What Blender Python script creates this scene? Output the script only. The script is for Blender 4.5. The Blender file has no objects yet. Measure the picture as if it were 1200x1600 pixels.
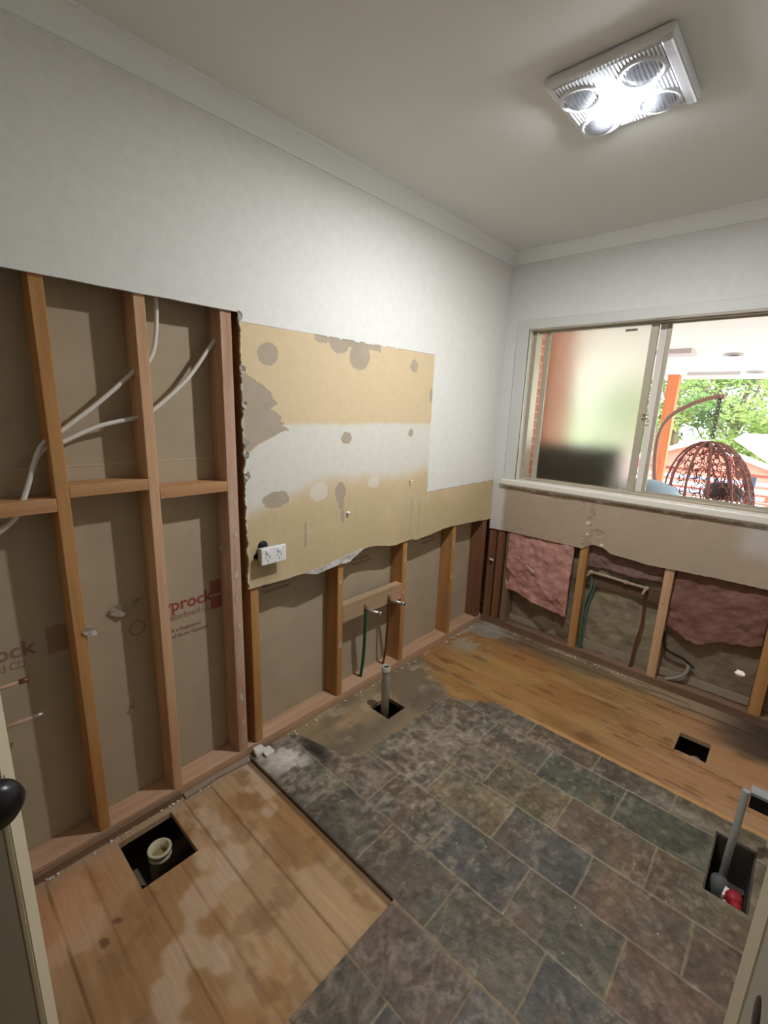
import bpy, bmesh, math, random
import numpy as np
from mathutils import Vector, Matrix
rnd = random.Random(7)
S = bpy.context.scene
COL = S.collection
PI = math.pi
L = 2.7332          # distance of the window wall (stud faces)
H = 2.40            # ceiling height

# ------------------------------------------------------------------ camera
cam = bpy.data.cameras.new('camera'); camo = bpy.data.objects.new('camera', cam); COL.objects.link(camo)
yaw, pitch, roll = -.7410, -.2290, .0347
fw = Vector((math.sin(yaw)*math.cos(pitch), math.cos(yaw)*math.cos(pitch), math.sin(pitch)))
rt = Vector((math.cos(yaw), -math.sin(yaw), 0)); up = rt.cross(fw)
r2 = rt*math.cos(roll)+up*math.sin(roll); u2 = -rt*math.sin(roll)+up*math.cos(roll)
M = Matrix((r2, u2, -fw)).transposed().to_4x4(); M.translation = Vector((1.5358, -.0243, 1.4931))
camo.matrix_world = M
cam.sensor_fit = 'VERTICAL'; cam.sensor_height = 32; cam.lens = 714.7/1600*32; cam.clip_start = .01; cam.clip_end = 200
S.camera = camo
# ------------------------------------------------------------------ colour management, world, lamps
S.view_settings.view_transform = 'Standard'; S.view_settings.look = 'None'
S.view_settings.exposure = 0.35; S.view_settings.gamma = 1; S.view_settings.use_curve_mapping = False
W = bpy.data.worlds.new('sky'); S.world = W; W.use_nodes = True
bg = W.node_tree.nodes['Background']; bg.inputs[0].default_value = (.93, .97, 1, 1); bg.inputs[1].default_value = 4.8
def light(name, kind, loc, power, color, **k):
    l = bpy.data.lights.new(name, kind); l.energy = power; l.color = color
    for a, b in k.items(): setattr(l, a, b)
    o = bpy.data.objects.new(name, l); COL.objects.link(o); o.location = loc; return o
sun = light('sun', 'SUN', (0, 8, 10), 4.0, (1, .95, .86), angle=.02)
sun.rotation_euler = Vector((.35, .55, .75)).to_track_quat('Z', 'Y').to_euler()
light('fixture_lamp', 'AREA', (.957, 1.555, 2.352), 21, (.95, .97, 1), shape='DISK', size=.06)
light('fixture_glow', 'POINT', (.957, 1.555, 2.332), 2.6, (.93, .96, 1), shadow_soft_size=.02)
hl = light('hall_fill_light', 'AREA', (1.1, -1.15, 2.36), 4, (1, .86, .72), shape='DISK', size=.3)  # added fill light behind the camera, no such source seen

# ------------------------------------------------------------------ helpers
def lin(c):
    return tuple(((v/255)/12.92 if v/255 <= .04045 else ((v/255+.055)/1.055)**2.4) for v in c[:3])
def lina(a):
    a = np.asarray(a, float)/255; return np.where(a <= .04045, a/12.92, ((a+.055)/1.055)**2.4)
def objraw(name, me, mats=None, parent=None):
    o = bpy.data.objects.new(name, me); COL.objects.link(o)
    if mats is not None:
        for m in (mats if isinstance(mats, (list, tuple)) else [mats]): me.materials.append(m)
    P = Vector((0, 0, 0))
    if parent is not None:
        o.parent = parent
        q = parent
        while q is not None: P += q.location; q = q.parent
        me.transform(Matrix.Translation(-P))
    else:
        co = np.empty(len(me.vertices)*3); me.vertices.foreach_get('co', co); co = co.reshape(-1, 3)
        a, b = co.min(0), co.max(0); base = Vector(((a[0]+b[0])/2, (a[1]+b[1])/2, a[2]))
        me.transform(Matrix.Translation(-base)); o.location = base
    return o
def tag(o, label=None, cat=None, group=None, kind=None):
    for k, v in (('label', label), ('category', cat), ('group', group), ('kind', kind)):
        if v: o[k] = v
    return o
def empty(name, loc, label, cat, group=None):
    o = bpy.data.objects.new(name, None); COL.objects.link(o); o.location = loc; o.empty_display_size = .05
    return tag(o, label, cat, group)
class MB:
    def __init__(s): s.b = bmesh.new(); s.mi = 0
    def box(s, x0, x1, y0, y1, z0, z1, bev=0, jit=0):
        vs = [s.b.verts.new((x, y, z)) for x in (x0, x1) for y in (y0, y1) for z in (z0, z1)]
        if jit:
            for v in vs: v.co += Vector([rnd.uniform(-jit, jit) for _ in range(3)])
        F = [(0, 1, 3, 2), (4, 6, 7, 5), (0, 4, 5, 1), (2, 3, 7, 6), (0, 2, 6, 4), (1, 5, 7, 3)]
        fs = [s.b.faces.new([vs[i] for i in f]) for f in F]
        for f in fs: f.material_index = s.mi
        if bev: bmesh.ops.bevel(s.b, geom=list({e for f in fs for e in f.edges}), offset=bev, segments=2, affect='EDGES', profile=.5, material=-1)
        return s
    def poly(s, pts, vec, mi=None):
        """closed outline extruded by vec"""
        a = [s.b.verts.new(p) for p in pts]; b = [s.b.verts.new(Vector(p)+Vector(vec)) for p in pts]
        n = len(a); fs = [s.b.faces.new(a), s.b.faces.new(list(reversed(b)))]
        for i in range(n): fs.append(s.b.faces.new((a[(i+1) % n], a[i], b[i], b[(i+1) % n])))
        for f in fs: f.material_index = s.mi if mi is None else mi
        return s
    def tube(s, pts, r, n=10, caps=True, flat=1, closed=False):
        pts = [Vector(p) for p in pts]; R = r if isinstance(r, (list, tuple)) else [r]*len(pts)
        rings = []; prev = None
        for i, p in enumerate(pts):
            if closed: t = pts[(i+1) % len(pts)]-pts[i-1]
            else: t = pts[min(i+1, len(pts)-1)]-pts[max(i-1, 0)]
            t = t.normalized()
            if prev is None:
                a = Vector((0, 0, 1)) if abs(t.z) < .9 else Vector((1, 0, 0)); u = t.cross(a).normalized()
            else: u = (prev-t*prev.dot(t)).normalized()
            prev = u; v = t.cross(u)
            rings.append([s.b.verts.new(p+(u*math.cos(2*PI*k/n)+v*flat*math.sin(2*PI*k/n))*R[i]) for k in range(n)])
        m = len(rings)
        for i in range(m if closed else m-1):
            A, B = rings[i], rings[(i+1) % m]
            for k in range(n):
                f = s.b.faces.new((A[k], A[(k+1) % n], B[(k+1) % n], B[k])); f.material_index = s.mi; f.smooth = True
        if caps and not closed:
            s.b.faces.new(list(reversed(rings[0]))).material_index = s.mi; s.b.faces.new(rings[-1]).material_index = s.mi
        return s
    def lathe(s, prof, c, n=32, axis=None, cap=False):
        """prof: (radius, height) pairs around axis from c"""
        ax = Vector(axis or (0, 0, 1)).normalized(); a = Vector((1, 0, 0)) if abs(ax.x) < .9 else Vector((0, 1, 0))
        u = ax.cross(a).normalized(); v = ax.cross(u); c = Vector(c); rings = []
        for r, h in prof:
            if r < 1e-6: rings.append([s.b.verts.new(c+ax*h)])
            else: rings.append([s.b.verts.new(c+ax*h+(u*math.cos(2*PI*k/n)+v*math.sin(2*PI*k/n))*r) for k in range(n)])
        for A, B in zip(rings, rings[1:]):
            for k in range(n):
                q = [A[k % len(A)], A[(k+1) % len(A)], B[(k+1) % len(B)], B[k % len(B)]]
                q = list(dict.fromkeys(q))
                if len(q) > 2:
                    f = s.b.faces.new(q); f.material_index = s.mi; f.smooth = True
        return s
    def build(s, name, mats, parent=None):
        bmesh.ops.recalc_face_normals(s.b, faces=s.b.faces)
        me = bpy.data.meshes.new(name); s.b.to_mesh(me); s.b.free()
        return objraw(name, me, mats, parent)
def hashn(ix, iy, seed):
    h = (ix.astype(np.int64)*374761393 + iy.astype(np.int64)*668265263 + seed*1442695041) & 0x7fffffff
    h = ((h ^ (h >> 13))*1274126177) & 0x7fffffff
    return ((h ^ (h >> 16)) & 0xffff)/65535.
def vn(x, y, seed=0):
    x = np.asarray(x, float); y = np.asarray(y, float)
    ix = np.floor(x); iy = np.floor(y); fx = x-ix; fy = y-iy; fx = fx*fx*(3-2*fx); fy = fy*fy*(3-2*fy)
    a = hashn(ix, iy, seed); b = hashn(ix+1, iy, seed); c = hashn(ix, iy+1, seed); d = hashn(ix+1, iy+1, seed)
    return (a*(1-fx)+b*fx)*(1-fy)+(c*(1-fx)+d*fx)*fy
def fbm(x, y, seed=0, o=4):
    t = 0; a = .5; n = 0
    for i in range(o):
        t = t+a*vn(x*2**i, y*2**i, seed+i*17); n += a; a *= .55
    return t/n
def sst(a, b, x): t = np.clip((x-a)/(b-a), 0, 1); return t*t*(3-2*t)
def mix(c, d, m):
    m = np.clip(m, 0, 1)[..., None]; return c*(1-m)+np.asarray(d, float)*m
def inpoly(x, y, P):
    r = np.zeros(x.shape, bool); n = len(P)
    for i in range(n):
        (x1, y1), (x2, y2) = P[i], P[(i+1) % n]
        if y1 == y2: continue
        c = ((y1 > y) != (y2 > y)) & (x < (x2-x1)*(y-y1)/(y2-y1)+x1); r ^= c
    return r
def sheet(name, blocks, off, mats, colfn=None, parent=None, smooth=False):
    """blocks: list of (P[n,m,3], keep[n-1,m-1]); each is a front grid with a back at +off and skirts; colfn(P)->srgb"""
    V = []; Fs = []; Cs = []; base = 0
    for P, keep in blocks:
        n, m = P.shape[:2]; idx = np.arange(n*m).reshape(n, m)
        V.append(P.reshape(-1, 3)); c = colfn(P).reshape(-1, 3) if colfn else np.ones((n*m, 3))*200; Cs.append(c)
        B = P+np.asarray(off); V.append(B.reshape(-1, 3)); Cs.append(c)
        a, b, c_, d = idx[:-1, :-1], idx[1:, :-1], idx[1:, 1:], idx[:-1, 1:]
        k = keep
        Fs.append(np.stack([a[k], b[k], c_[k], d[k]], -1)+base)
        Fs.append(np.stack([a[k], d[k], c_[k], b[k]], -1)+base+n*m)
        kp = np.zeros((n+1, m+1), bool); kp[1:-1, 1:-1] = keep
        E = []
        # edges along axis 1 between cell rows i-1 and i
        e = kp[:-1, 1:-1] != kp[1:, 1:-1]; ii, jj = np.nonzero(e)
        E.append(np.stack([idx[ii, jj], idx[ii, jj+1]], -1))
        e = kp[1:-1, :-1] != kp[1:-1, 1:]; ii, jj = np.nonzero(e)
        E.append(np.stack([idx[ii, jj], idx[ii+1, jj]], -1))
        E = np.concatenate(E)
        Fs.append(np.stack([E[:, 0], E[:, 1], E[:, 1]+n*m, E[:, 0]+n*m], -1)+base)
        base += 2*n*m
    V = np.concatenate(V); F = np.concatenate(Fs); C = np.concatenate(Cs)
    used = np.zeros(len(V), bool); used[F.ravel()] = True
    mp = np.cumsum(used)-1; V = V[used]; C = C[used]; F = mp[F]
    me = bpy.data.meshes.new(name); me.vertices.add(len(V)); me.vertices.foreach_set('co', V.ravel())
    me.loops.add(F.size); me.loops.foreach_set('vertex_index', F.ravel().astype(np.int32))
    me.polygons.add(len(F)); me.polygons.foreach_set('loop_start', np.arange(0, F.size, 4, dtype=np.int32))
    me.update(calc_edges=True); me.validate()
    bmm = bmesh.new(); bmm.from_mesh(me); bmesh.ops.recalc_face_normals(bmm, faces=bmm.faces); bmm.to_mesh(me); bmm.free()
    if colfn:
        at = me.color_attributes.new('Col', 'FLOAT_COLOR', 'POINT')
        at.data.foreach_set('color', np.concatenate([lina(np.clip(C, 0, 255)), np.ones((len(C), 1))], 1).ravel())
    me.polygons.foreach_set('use_smooth', np.full(len(me.polygons), bool(smooth)))
    return objraw(name, me, mats, parent)
def grid2(u, v, f):
    U, Vv = np.meshgrid(u, v, indexing='ij'); return np.stack(f(U, Vv), -1)
def full(P): return np.ones((P.shape[0]-1, P.shape[1]-1), bool)
def lines(a, b, step, extra=()):
    n = max(1, int(round((b-a)/step))); u = np.linspace(a, b, n+1)
    for e in extra:
        i = np.argmin(abs(u-e)); u[i] = e
    return u

# ------------------------------------------------------------------ materials
def mat(name, color=(200, 200, 200), rough=.7, metal=0, spec=.3, noise=None, bump=0, bscale=60, vcol=False, trans=0, ior=1.45, emit=None, estr=0, alpha=1, coat=0):
    m = bpy.data.materials.new(name); m.use_nodes = True; N = m.node_tree.nodes; Lk = m.node_tree.links
    p = N['Principled BSDF']; p.inputs['Roughness'].default_value = rough; p.inputs['Metallic'].default_value = metal
    p.inputs['Specular IOR Level'].default_value = spec; p.inputs['Transmission Weight'].default_value = trans; p.inputs['IOR'].default_value = ior
    p.inputs['Base Color'].default_value = (*lin(color), 1)
    if emit: p.inputs['Emission Color'].default_value = (*lin(emit), 1); p.inputs['Emission Strength'].default_value = estr
    tc = N.new('ShaderNodeTexCoord'); src = None
    if vcol:
        a = N.new('ShaderNodeVertexColor'); a.layer_name = 'Col'; src = a.outputs['Color']
    if noise:  # (scale vec, amount, detail) brightness variation, optional second colour
        mp = N.new('ShaderNodeMapping'); mp.inputs['Scale'].default_value = noise[0]; Lk.new(tc.outputs['Object'], mp.inputs[0])
        nz = N.new('ShaderNodeTexNoise'); nz.inputs['Scale'].default_value = 1; nz.inputs['Detail'].default_value = 5; nz.inputs['Roughness'].default_value = .62
        Lk.new(mp.outputs[0], nz.inputs['Vector'])
        rp = N.new('ShaderNodeMapRange'); rp.inputs[1].default_value = .3; rp.inputs[2].default_value = .7; Lk.new(nz.outputs[0], rp.inputs[0])
        mx = N.new('ShaderNodeMix'); mx.data_type = 'RGBA'; Lk.new(rp.outputs[0], mx.inputs[0])
        if vcol:
            mx.blend_type = 'MULTIPLY'; mx.inputs[0].default_value = 1
            r3 = N.new('ShaderNodeMapRange'); r3.inputs[1].default_value = .3; r3.inputs[2].default_value = .7; r3.inputs[3].default_value = 1-noise[1]; r3.inputs[4].default_value = 1+noise[1]
            Lk.new(nz.outputs[0], r3.inputs[0]); m.node_tree.links.remove(mx.inputs[0].links[0])
            Lk.new(src, mx.inputs[6]); Lk.new(r3.outputs[0], mx.inputs[7])
        else:
            mx.inputs[6].default_value = (*lin(color), 1); mx.inputs[7].default_value = (*lin(noise[2]), 1)
        src = mx.outputs[2]
    if src is not None: Lk.new(src, p.inputs['Base Color'])
    if bump:
        b = N.new('ShaderNodeBump'); b.inputs['Strength'].default_value = bump; b.inputs['Distance'].default_value = .004
        n2 = N.new('ShaderNodeTexNoise'); n2.inputs['Scale'].default_value = bscale; n2.inputs['Detail'].default_value = 4
        Lk.new(tc.outputs['Object'], n2.inputs['Vector']); Lk.new(n2.outputs[0], b.inputs['Height']); Lk.new(b.outputs[0], p.inputs['Normal'])
    return m
M_paint = mat('ceiling_paint', (224, 224, 218), .65, noise=((1.2, 1.2, 1.2), .1, (219, 219, 213)), bump=.08, bscale=90)
M_board = mat('wallboard_face', rough=.75, vcol=True, noise=((30, 30, 30), .035), bump=.1, bscale=140, spec=.25)
M_cornice = mat('cornice_paint', (232, 233, 230), .6)
M_trim = mat('cream_gloss_paint', (226, 219, 206), .32, spec=.5)
M_alu = mat('beige_aluminium', (176, 166, 146), .42, metal=.15, spec=.5)
def woodmat(n, c1, c2, axis, rough=.7):
    sc = [28, 28, 28]; sc[axis] = 1.6
    return mat(n, c1, rough, noise=(tuple(sc), .2, c2), bump=.25, bscale=120)
WZ = woodmat('pine_upright', (208, 170, 134), (184, 142, 106), 2); WZ2 = woodmat('pine_orange', (188, 142, 90), (162, 114, 66), 2)
WY = woodmat('pine_plate', (196, 160, 130), (172, 134, 104), 1); WX = woodmat('grey_plate', (140, 110, 88), (104, 80, 62), 0)
WZd = woodmat('weathered_upright', (140, 96, 66), (108, 74, 50), 2); WZp = woodmat('pink_dusty_upright', (202, 170, 148), (166, 124, 96), 2)
M_paper = mat('grey_brown_liner_paper', (178, 162, 136), .85, noise=((5, 5, 5), .1, (168, 152, 128)), spec=.15)
M_print = mat('red_print', (150, 78, 70), .8); M_printf = mat('faint_red_print', (152, 122, 104), .8)
M_printf2 = mat('dull_red_print', (146, 112, 96), .8)
M_cable = mat('white_cable_sheath', (214, 208, 198), .5, spec=.4)
M_plastic = mat('white_plastic', (232, 230, 228), .3, spec=.5)
M_dark = mat('dark_slot', (30, 26, 24), .6)
M_black = mat('black_knob', (22, 18, 22), .3, spec=.5)
M_copper = mat('dull_copper', (128, 84, 60), .45, metal=.6)
M_green = mat('green_pipe_lagging', (40, 92, 58), .55)
M_greeng = mat('verdigris_pipe', (84, 106, 92), .6)
M_chrome = mat('worn_brass_plate', (190, 180, 165), .35, metal=.7)
M_pvc = mat('grey_pvc', (178, 172, 160), .45, noise=((20, 20, 20), .1, (160, 152, 138)))
M_pink = mat('pink_batt', (196, 150, 138), .95, noise=((22, 22, 22), .2, (168, 120, 108)), bump=1, bscale=70, spec=.05)
M_wrap = mat('brown_wrap', (138, 124, 104), .42, noise=((7, 7, 7), .2, (104, 90, 72)), bump=.8, bscale=14, spec=.6)
M_bed = mat('white_plaster_crumb', (214, 208, 200), .85, bump=.5, bscale=80)
M_tile = mat('slate', rough=.5, vcol=True, noise=((34, 34, 34), .26), bump=.9, bscale=45, spec=.35)
M_floor = mat('bare_timber_floor', rough=.72, vcol=True, noise=((9, 110, 9), .09), bump=.2, bscale=90, spec=.25)
M_soil = mat('soil', (128, 112, 96), .95, bump=.6, bscale=30)
M_white = mat('white_enamel', (226, 228, 232), .35, spec=.5)
M_slot = mat('vent_grille_shadow', (150, 152, 158), .6)
M_glass = mat('bulb_glass', (250, 250, 255), .03, trans=1, ior=1.45)
M_mirror = mat('bulb_silvering', (225, 228, 235), .16, metal=.9)
M_led = mat('led_lens', (255, 255, 255), .4, emit=(236, 242, 255), estr=30)

# ------------------------------------------------------------------ room shell
tag(MB().box(-.25, 2.35, -.45, L+.25, H, H+.05).build('ceiling', M_paint), kind='structure')

# left wall lining: painted upper sheet, bare yellowish paper where the tiles came off
JAG = [(.86, 1.60), (.905, 1.575), (.95, 1.553), (.985, 1.528), (.998, 1.500), (1.018, 1.484), (.980, 1.462), (1.012, 1.449), (1.034, 1.432), (1.026, 1.420), (1.046, 1.408), (1.034, 1.401), (1.072, 1.384), (1.02, 1.372), (.96, 1.345), (.915, 1.325), (.895, 1.305), (.86, 1.31)]
def ell(y, z, cy, cz, ry, rz, sd=1):
    a = np.arctan2((z-cz)/rz, (y-cy)/ry); r = np.hypot((y-cy)/ry, (z-cz)/rz)
    return r < 1+.18*(vn(a*2.2+20, a*0+sd, sd)-.5)
def lw_masks(y, z):
    wob = .004*(fbm(y*30, z*30, 3)-.5)
    paint = (z > 1.757+wob*.6) | ((y > 1.995+wob) & (z > 1.03+wob)) | (y < .868)
    torn = inpoly(y+wob*2, z+wob*2, JAG)
    for e in ((.978, 1.66, .045, .042, 1), (1.832, 1.688, .028, .03, 2), (1.377, 1.343, .03, .026, 3), (1.83, 1.358, .019, .02, 4), (1.003, 1.11, .062, .034, 5), (1.345, 1.10, .032, .048, 6), (1.352, 1.05, .018, .03, 7), (1.45, 1.70, .062, .058, 8), (1.33, 1.728, .05, .03, 9), (1.983, 1.55, .012, .04, 10), (1.36, .985, .012, .03, 11)):
        torn |= ell(y, z, *e)
    torn |= (z > 1.738-.012*vn(y*40, y*0, 5)) & (y > 1.20) & (y < 1.58)
    torn |= (abs(y-1.146-.01*(z-.95)) < .0035) & (z > .88) & (z < .99)
    return paint, torn & ~paint
def lw_col(P):
    y, z = P[..., 1], P[..., 2]; paint, torn = lw_masks(y, z)
    c = np.zeros(y.shape+(3,))+np.array((208, 186, 150.))
    c = mix(c, (196, 176, 138), sst(1.2, 1.0, z)); n = fbm(y*3, z*3, 11); c = mix(c, (214, 190, 154), sst(.5, .8, n)*.6)
    lo = 1.165+.06*(fbm(y*2.3, z*0+3, 8)-.5)*2-.06*sst(1.3, .9, y); hi = 1.40+.015*(fbm(y*5, z*0, 9)-.5)
    band = sst(lo-.045, lo+.04, z+.02*(fbm(y*40, z*6, 2)-.5))*(1-sst(hi-.006, hi+.018, z))
    c = mix(c, (212, 207, 196), band)
    c = mix(c, (206, 190, 160), sst(.45, .7, fbm(y*3, z*9, 41))*sst(1.06, 1.0, z)*sst(.93, .96, z)*.7)
    for cy, cz, ry, rz in ((1.22, 1.12, .05, .04), (1.56, 1.13, .04, .03)): c = mix(c, (216, 210, 200), ell(y, z, cy, cz, ry, rz, 4)*.7)
    st = np.exp(-((y-.955)/.06)**2-((z-.83)/.05)**2); c = mix(c, (160, 142, 108), st*.75)
    c = mix(c, (180, 168, 145), ((abs(y-1.86) < .011) & (z < 1.01) & (z > .8)).astype(float)*.6)
    c = mix(c, (172, 158, 138), ((abs(y-1.93) < .006) & (z < 1.0) & (z > .8)).astype(float)*.7)
    t2 = mix(np.zeros(c.shape)+np.array((178, 162, 142.)), (164, 150, 132), fbm(y*12, z*12, 5)); c = np.where(torn[..., None], t2, c)
    sp = (vn(y*260, z*260, 77) > .992); c = mix(c, (110, 90, 70), (sp & ~paint)*.5)
    pc = np.zeros(c.shape)+np.array((222, 220, 215.)); c = np.where(paint[..., None], pc, c)
    return c
def lowedge(y):
    ys = [.86, .95, 1.03, 1.16, 1.28, 1.393, 1.47, 1.52, 1.59, 1.66, 1.745, 1.87, 1.93, 2.1, 2.24, 2.45, 2.67, 2.733]
    zs = [.768, .766, .764, .764, .770, .773, .790, .802, .798, .783, .769, .777, .764, .776, .786, .776, .760, .756]
    return np.interp(y, ys, zs)+.004*(vn(y*35, y*0, 4)-.5)
def leftedge(z): return .868+.010*(fbm(z*22, z*0, 14)-.5)+.006*(vn(z*90, z*0, 15)-.5)
tt = np.linspace(0, 1, 215); yy = lines(.868, L, .0052)
def fA(T, Y):
    lo = lowedge(Y); Z = lo+(1.785-lo)*T; k = sst(.90, .868, Y); Yo = Y+(leftedge(Z)-.868)*k
    paint, torn = lw_masks(Yo, Z); x = .010+np.where(paint, .0018, 0)-np.where(torn, .0012, 0)+.0006*(fbm(Yo*14, Z*14, 6)-.5)
    return x, Yo, Z
A = grid2(tt, yy, fA)
B = grid2(np.array([1.785, H]), np.array([.868, 1.5, L]), lambda z, y: (z*0+.0118, y, z))
ty = lines(-.35, .868, .02)
C_ = grid2(np.array([0., 1.]), ty, lambda t, y: (t*0+.0118, y, (1.793-.006*np.clip(y, 0, 1)+.002*(vn(y*22, y*0, 3)-.5))*(1-t)+H*t))
wl = sheet('wall_left', [(A, full(A)), (B, full(B)), (C_, full(C_))], (-.0100, 0, 0), M_board, lw_col); tag(wl, kind='structure')

# window wall lining
WX0, WX1, WZ0, WZ1 = .165, 1.60, 1.052, 1.968     # clear opening
yb = L-.010
def rlow(x):
    b = np.interp(x, [0, .11, .3, .55, .64, .66, .70, .76, .80, 1.0, 1.3, 2.3], [.694, .698, .70, .699, .698, .712, .735, .728, .704, .690, .70, .702])
    return b+.003*(vn(x*50, x*0, 9)-.5)
def rw_masks(x, z):
    n = (fbm(x*26, z*26, 31)-.5)
    paint = (z > 1.0+.05*n)
    crack = (abs(x-.676-.05*(fbm(z*16, z*0, 5)-.5)*2) < (.004+.026*sst(.80, .70, z)+.01*(vn(z*40, z*0, 3) > .7))) & (z < .97)
    crack |= (abs(z-.972-.012*(vn(x*30, x*0, 8)-.5)*2) < .006*(vn(x*14, x*0, 12) > .35)) & (x > .28) & (x < .62)
    crack |= (abs(z-1.006+.02*n) < .010*(vn(x*16, x*0, 22) > .3)) & (x > .80) & (x < 1.2)
    crack |= ell(x, z, 1.14, .975, .025, .008, 3) | ell(x, z, .72, .81, .03, .02, 6)
    return paint, crack
def rw_col(P):
    x, z = P[..., 0], P[..., 2]; paint, crack = rw_masks(x, z)
    c = np.zeros(x.shape+(3,))+np.array((176, 156, 134.)); c = mix(c, (166, 148, 126), fbm(x*4, z*4, 3))  # bare paper darker than the left board's: weaker light here put into its colour
    c = mix(c, (206, 202, 196), sst(.125, .085, x+.01*(fbm(z*12, x*12, 3)-.5)))
    c = mix(c, (190, 182, 172), sst(1.34, 1.42, x+.05*(fbm(z*9, x*9, 3)-.5))*sst(.80, .9, z)*.8)
    c = mix(c, (162, 144, 122), crack.astype(float)*.85)
    for a, b in ((.655, .86), (.66, .79), (.745, .745)): c = mix(c, (225, 216, 205), ell(x, z, a, b, .010, .008, 6).astype(float))
    pc = np.zeros(c.shape)+np.array((215, 214, 211.)); return np.where((paint & ~crack)[..., None], pc, c)
xs = lines(.0118, 2.3, .0065)
def fR(T, X):
    lo = rlow(X); Z = lo+(WZ0-.001-lo)*T; paint, crack = rw_masks(X, Z)
    return X, yb-np.where(paint & ~crack, .0015, 0)+np.where(crack, .003, 0), Z
R1 = grid2(np.linspace(0, 1, 56), xs, fR)
xs2 = np.array([.0118, WX0, WX1, 2.3]); zs2 = np.array([WZ0-.001, WZ1, H])
R2 = grid2(zs2, xs2, lambda z, x: (x, x*0+yb-.0015, z)); k2 = full(R2); k2[0, 1] = False
tag(sheet('wall_back', [(R1, full(R1)), (R2, k2)], (0, .0098, 0), M_board, rw_col), kind='structure')

# right wall, front wall with doorway, hall
mb = MB(); mb.box(2.3, 2.34, -.45, L, 0, H); tag(mb.build('wall_right', M_paint), kind='structure')
mb = MB(); mb.box(-.1, .50, -.45, -.35, 0, H); mb.box(1.66, 2.3, -.45, -.35, 0, H); mb.box(.50, 1.66, -.45, -.35, 2.06, H)
tag(mb.build('wall_front', M_paint), kind='structure')
mb = MB(); mb.box(-.1, 2.34, -2.0, -1.95, 0, H); mb.box(-.15, -.1, -2.0, -.45, 0, H); mb.box(2.3, 2.34, -1.95, -.45, 0, H); mb.box(-.1, 2.3, -1.95, -.45, H, H+.04)
tag(mb.build('wall_hall', M_paint), kind='structure')
tag(MB().box(-.1, 2.3, -1.95, -.45, -.02, 0).build('floor_hall', mat('hall_floor', (120, 92, 66), .5)), kind='structure')

# cornices (trim): cove along both walls
def cove(name, along, a0, a1, mitre0, mitre1):
    b = bmesh.new(); n = 8; prof = [(0.0, -.058), (.004, -.058), (.005, -.052)]
    for i in range(n+1):
        t = i/n*PI/2; prof.append((.052-.047*math.cos(t), -.052+.047*math.sin(t)))
    prof += [(.058, -.005), (.058, 0.0), (0, 0)]
    ends = []
    for a, m in ((a0, mitre0), (a1, mitre1)):
        ring = []
        for d, h in prof:
            p = a+m*d
            ring.append(b.verts.new((.0118+d, p, H+h) if along == 'y' else (p, L-.0115-d, H+h)))
        ends.append(ring)
    for i in range(len(prof)): b.faces.new((ends[0][i], ends[0][(i+1) % len(prof)], ends[1][(i+1) % len(prof)], ends[1][i]))
    b.faces.new(ends[0]); b.faces.new(list(reversed(ends[1])))
    bmesh.ops.recalc_face_normals(b, faces=b.faces); me = bpy.data.meshes.new(name); b.to_mesh(me); b.free()
    return tag(objraw(name, me, M_cornice), kind='structure')
cove('trim_1', 'y', -.35, L-.0115, 0, -1); cove('trim_2', 'x', .0118, 2.3, 1, 0)

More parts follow.
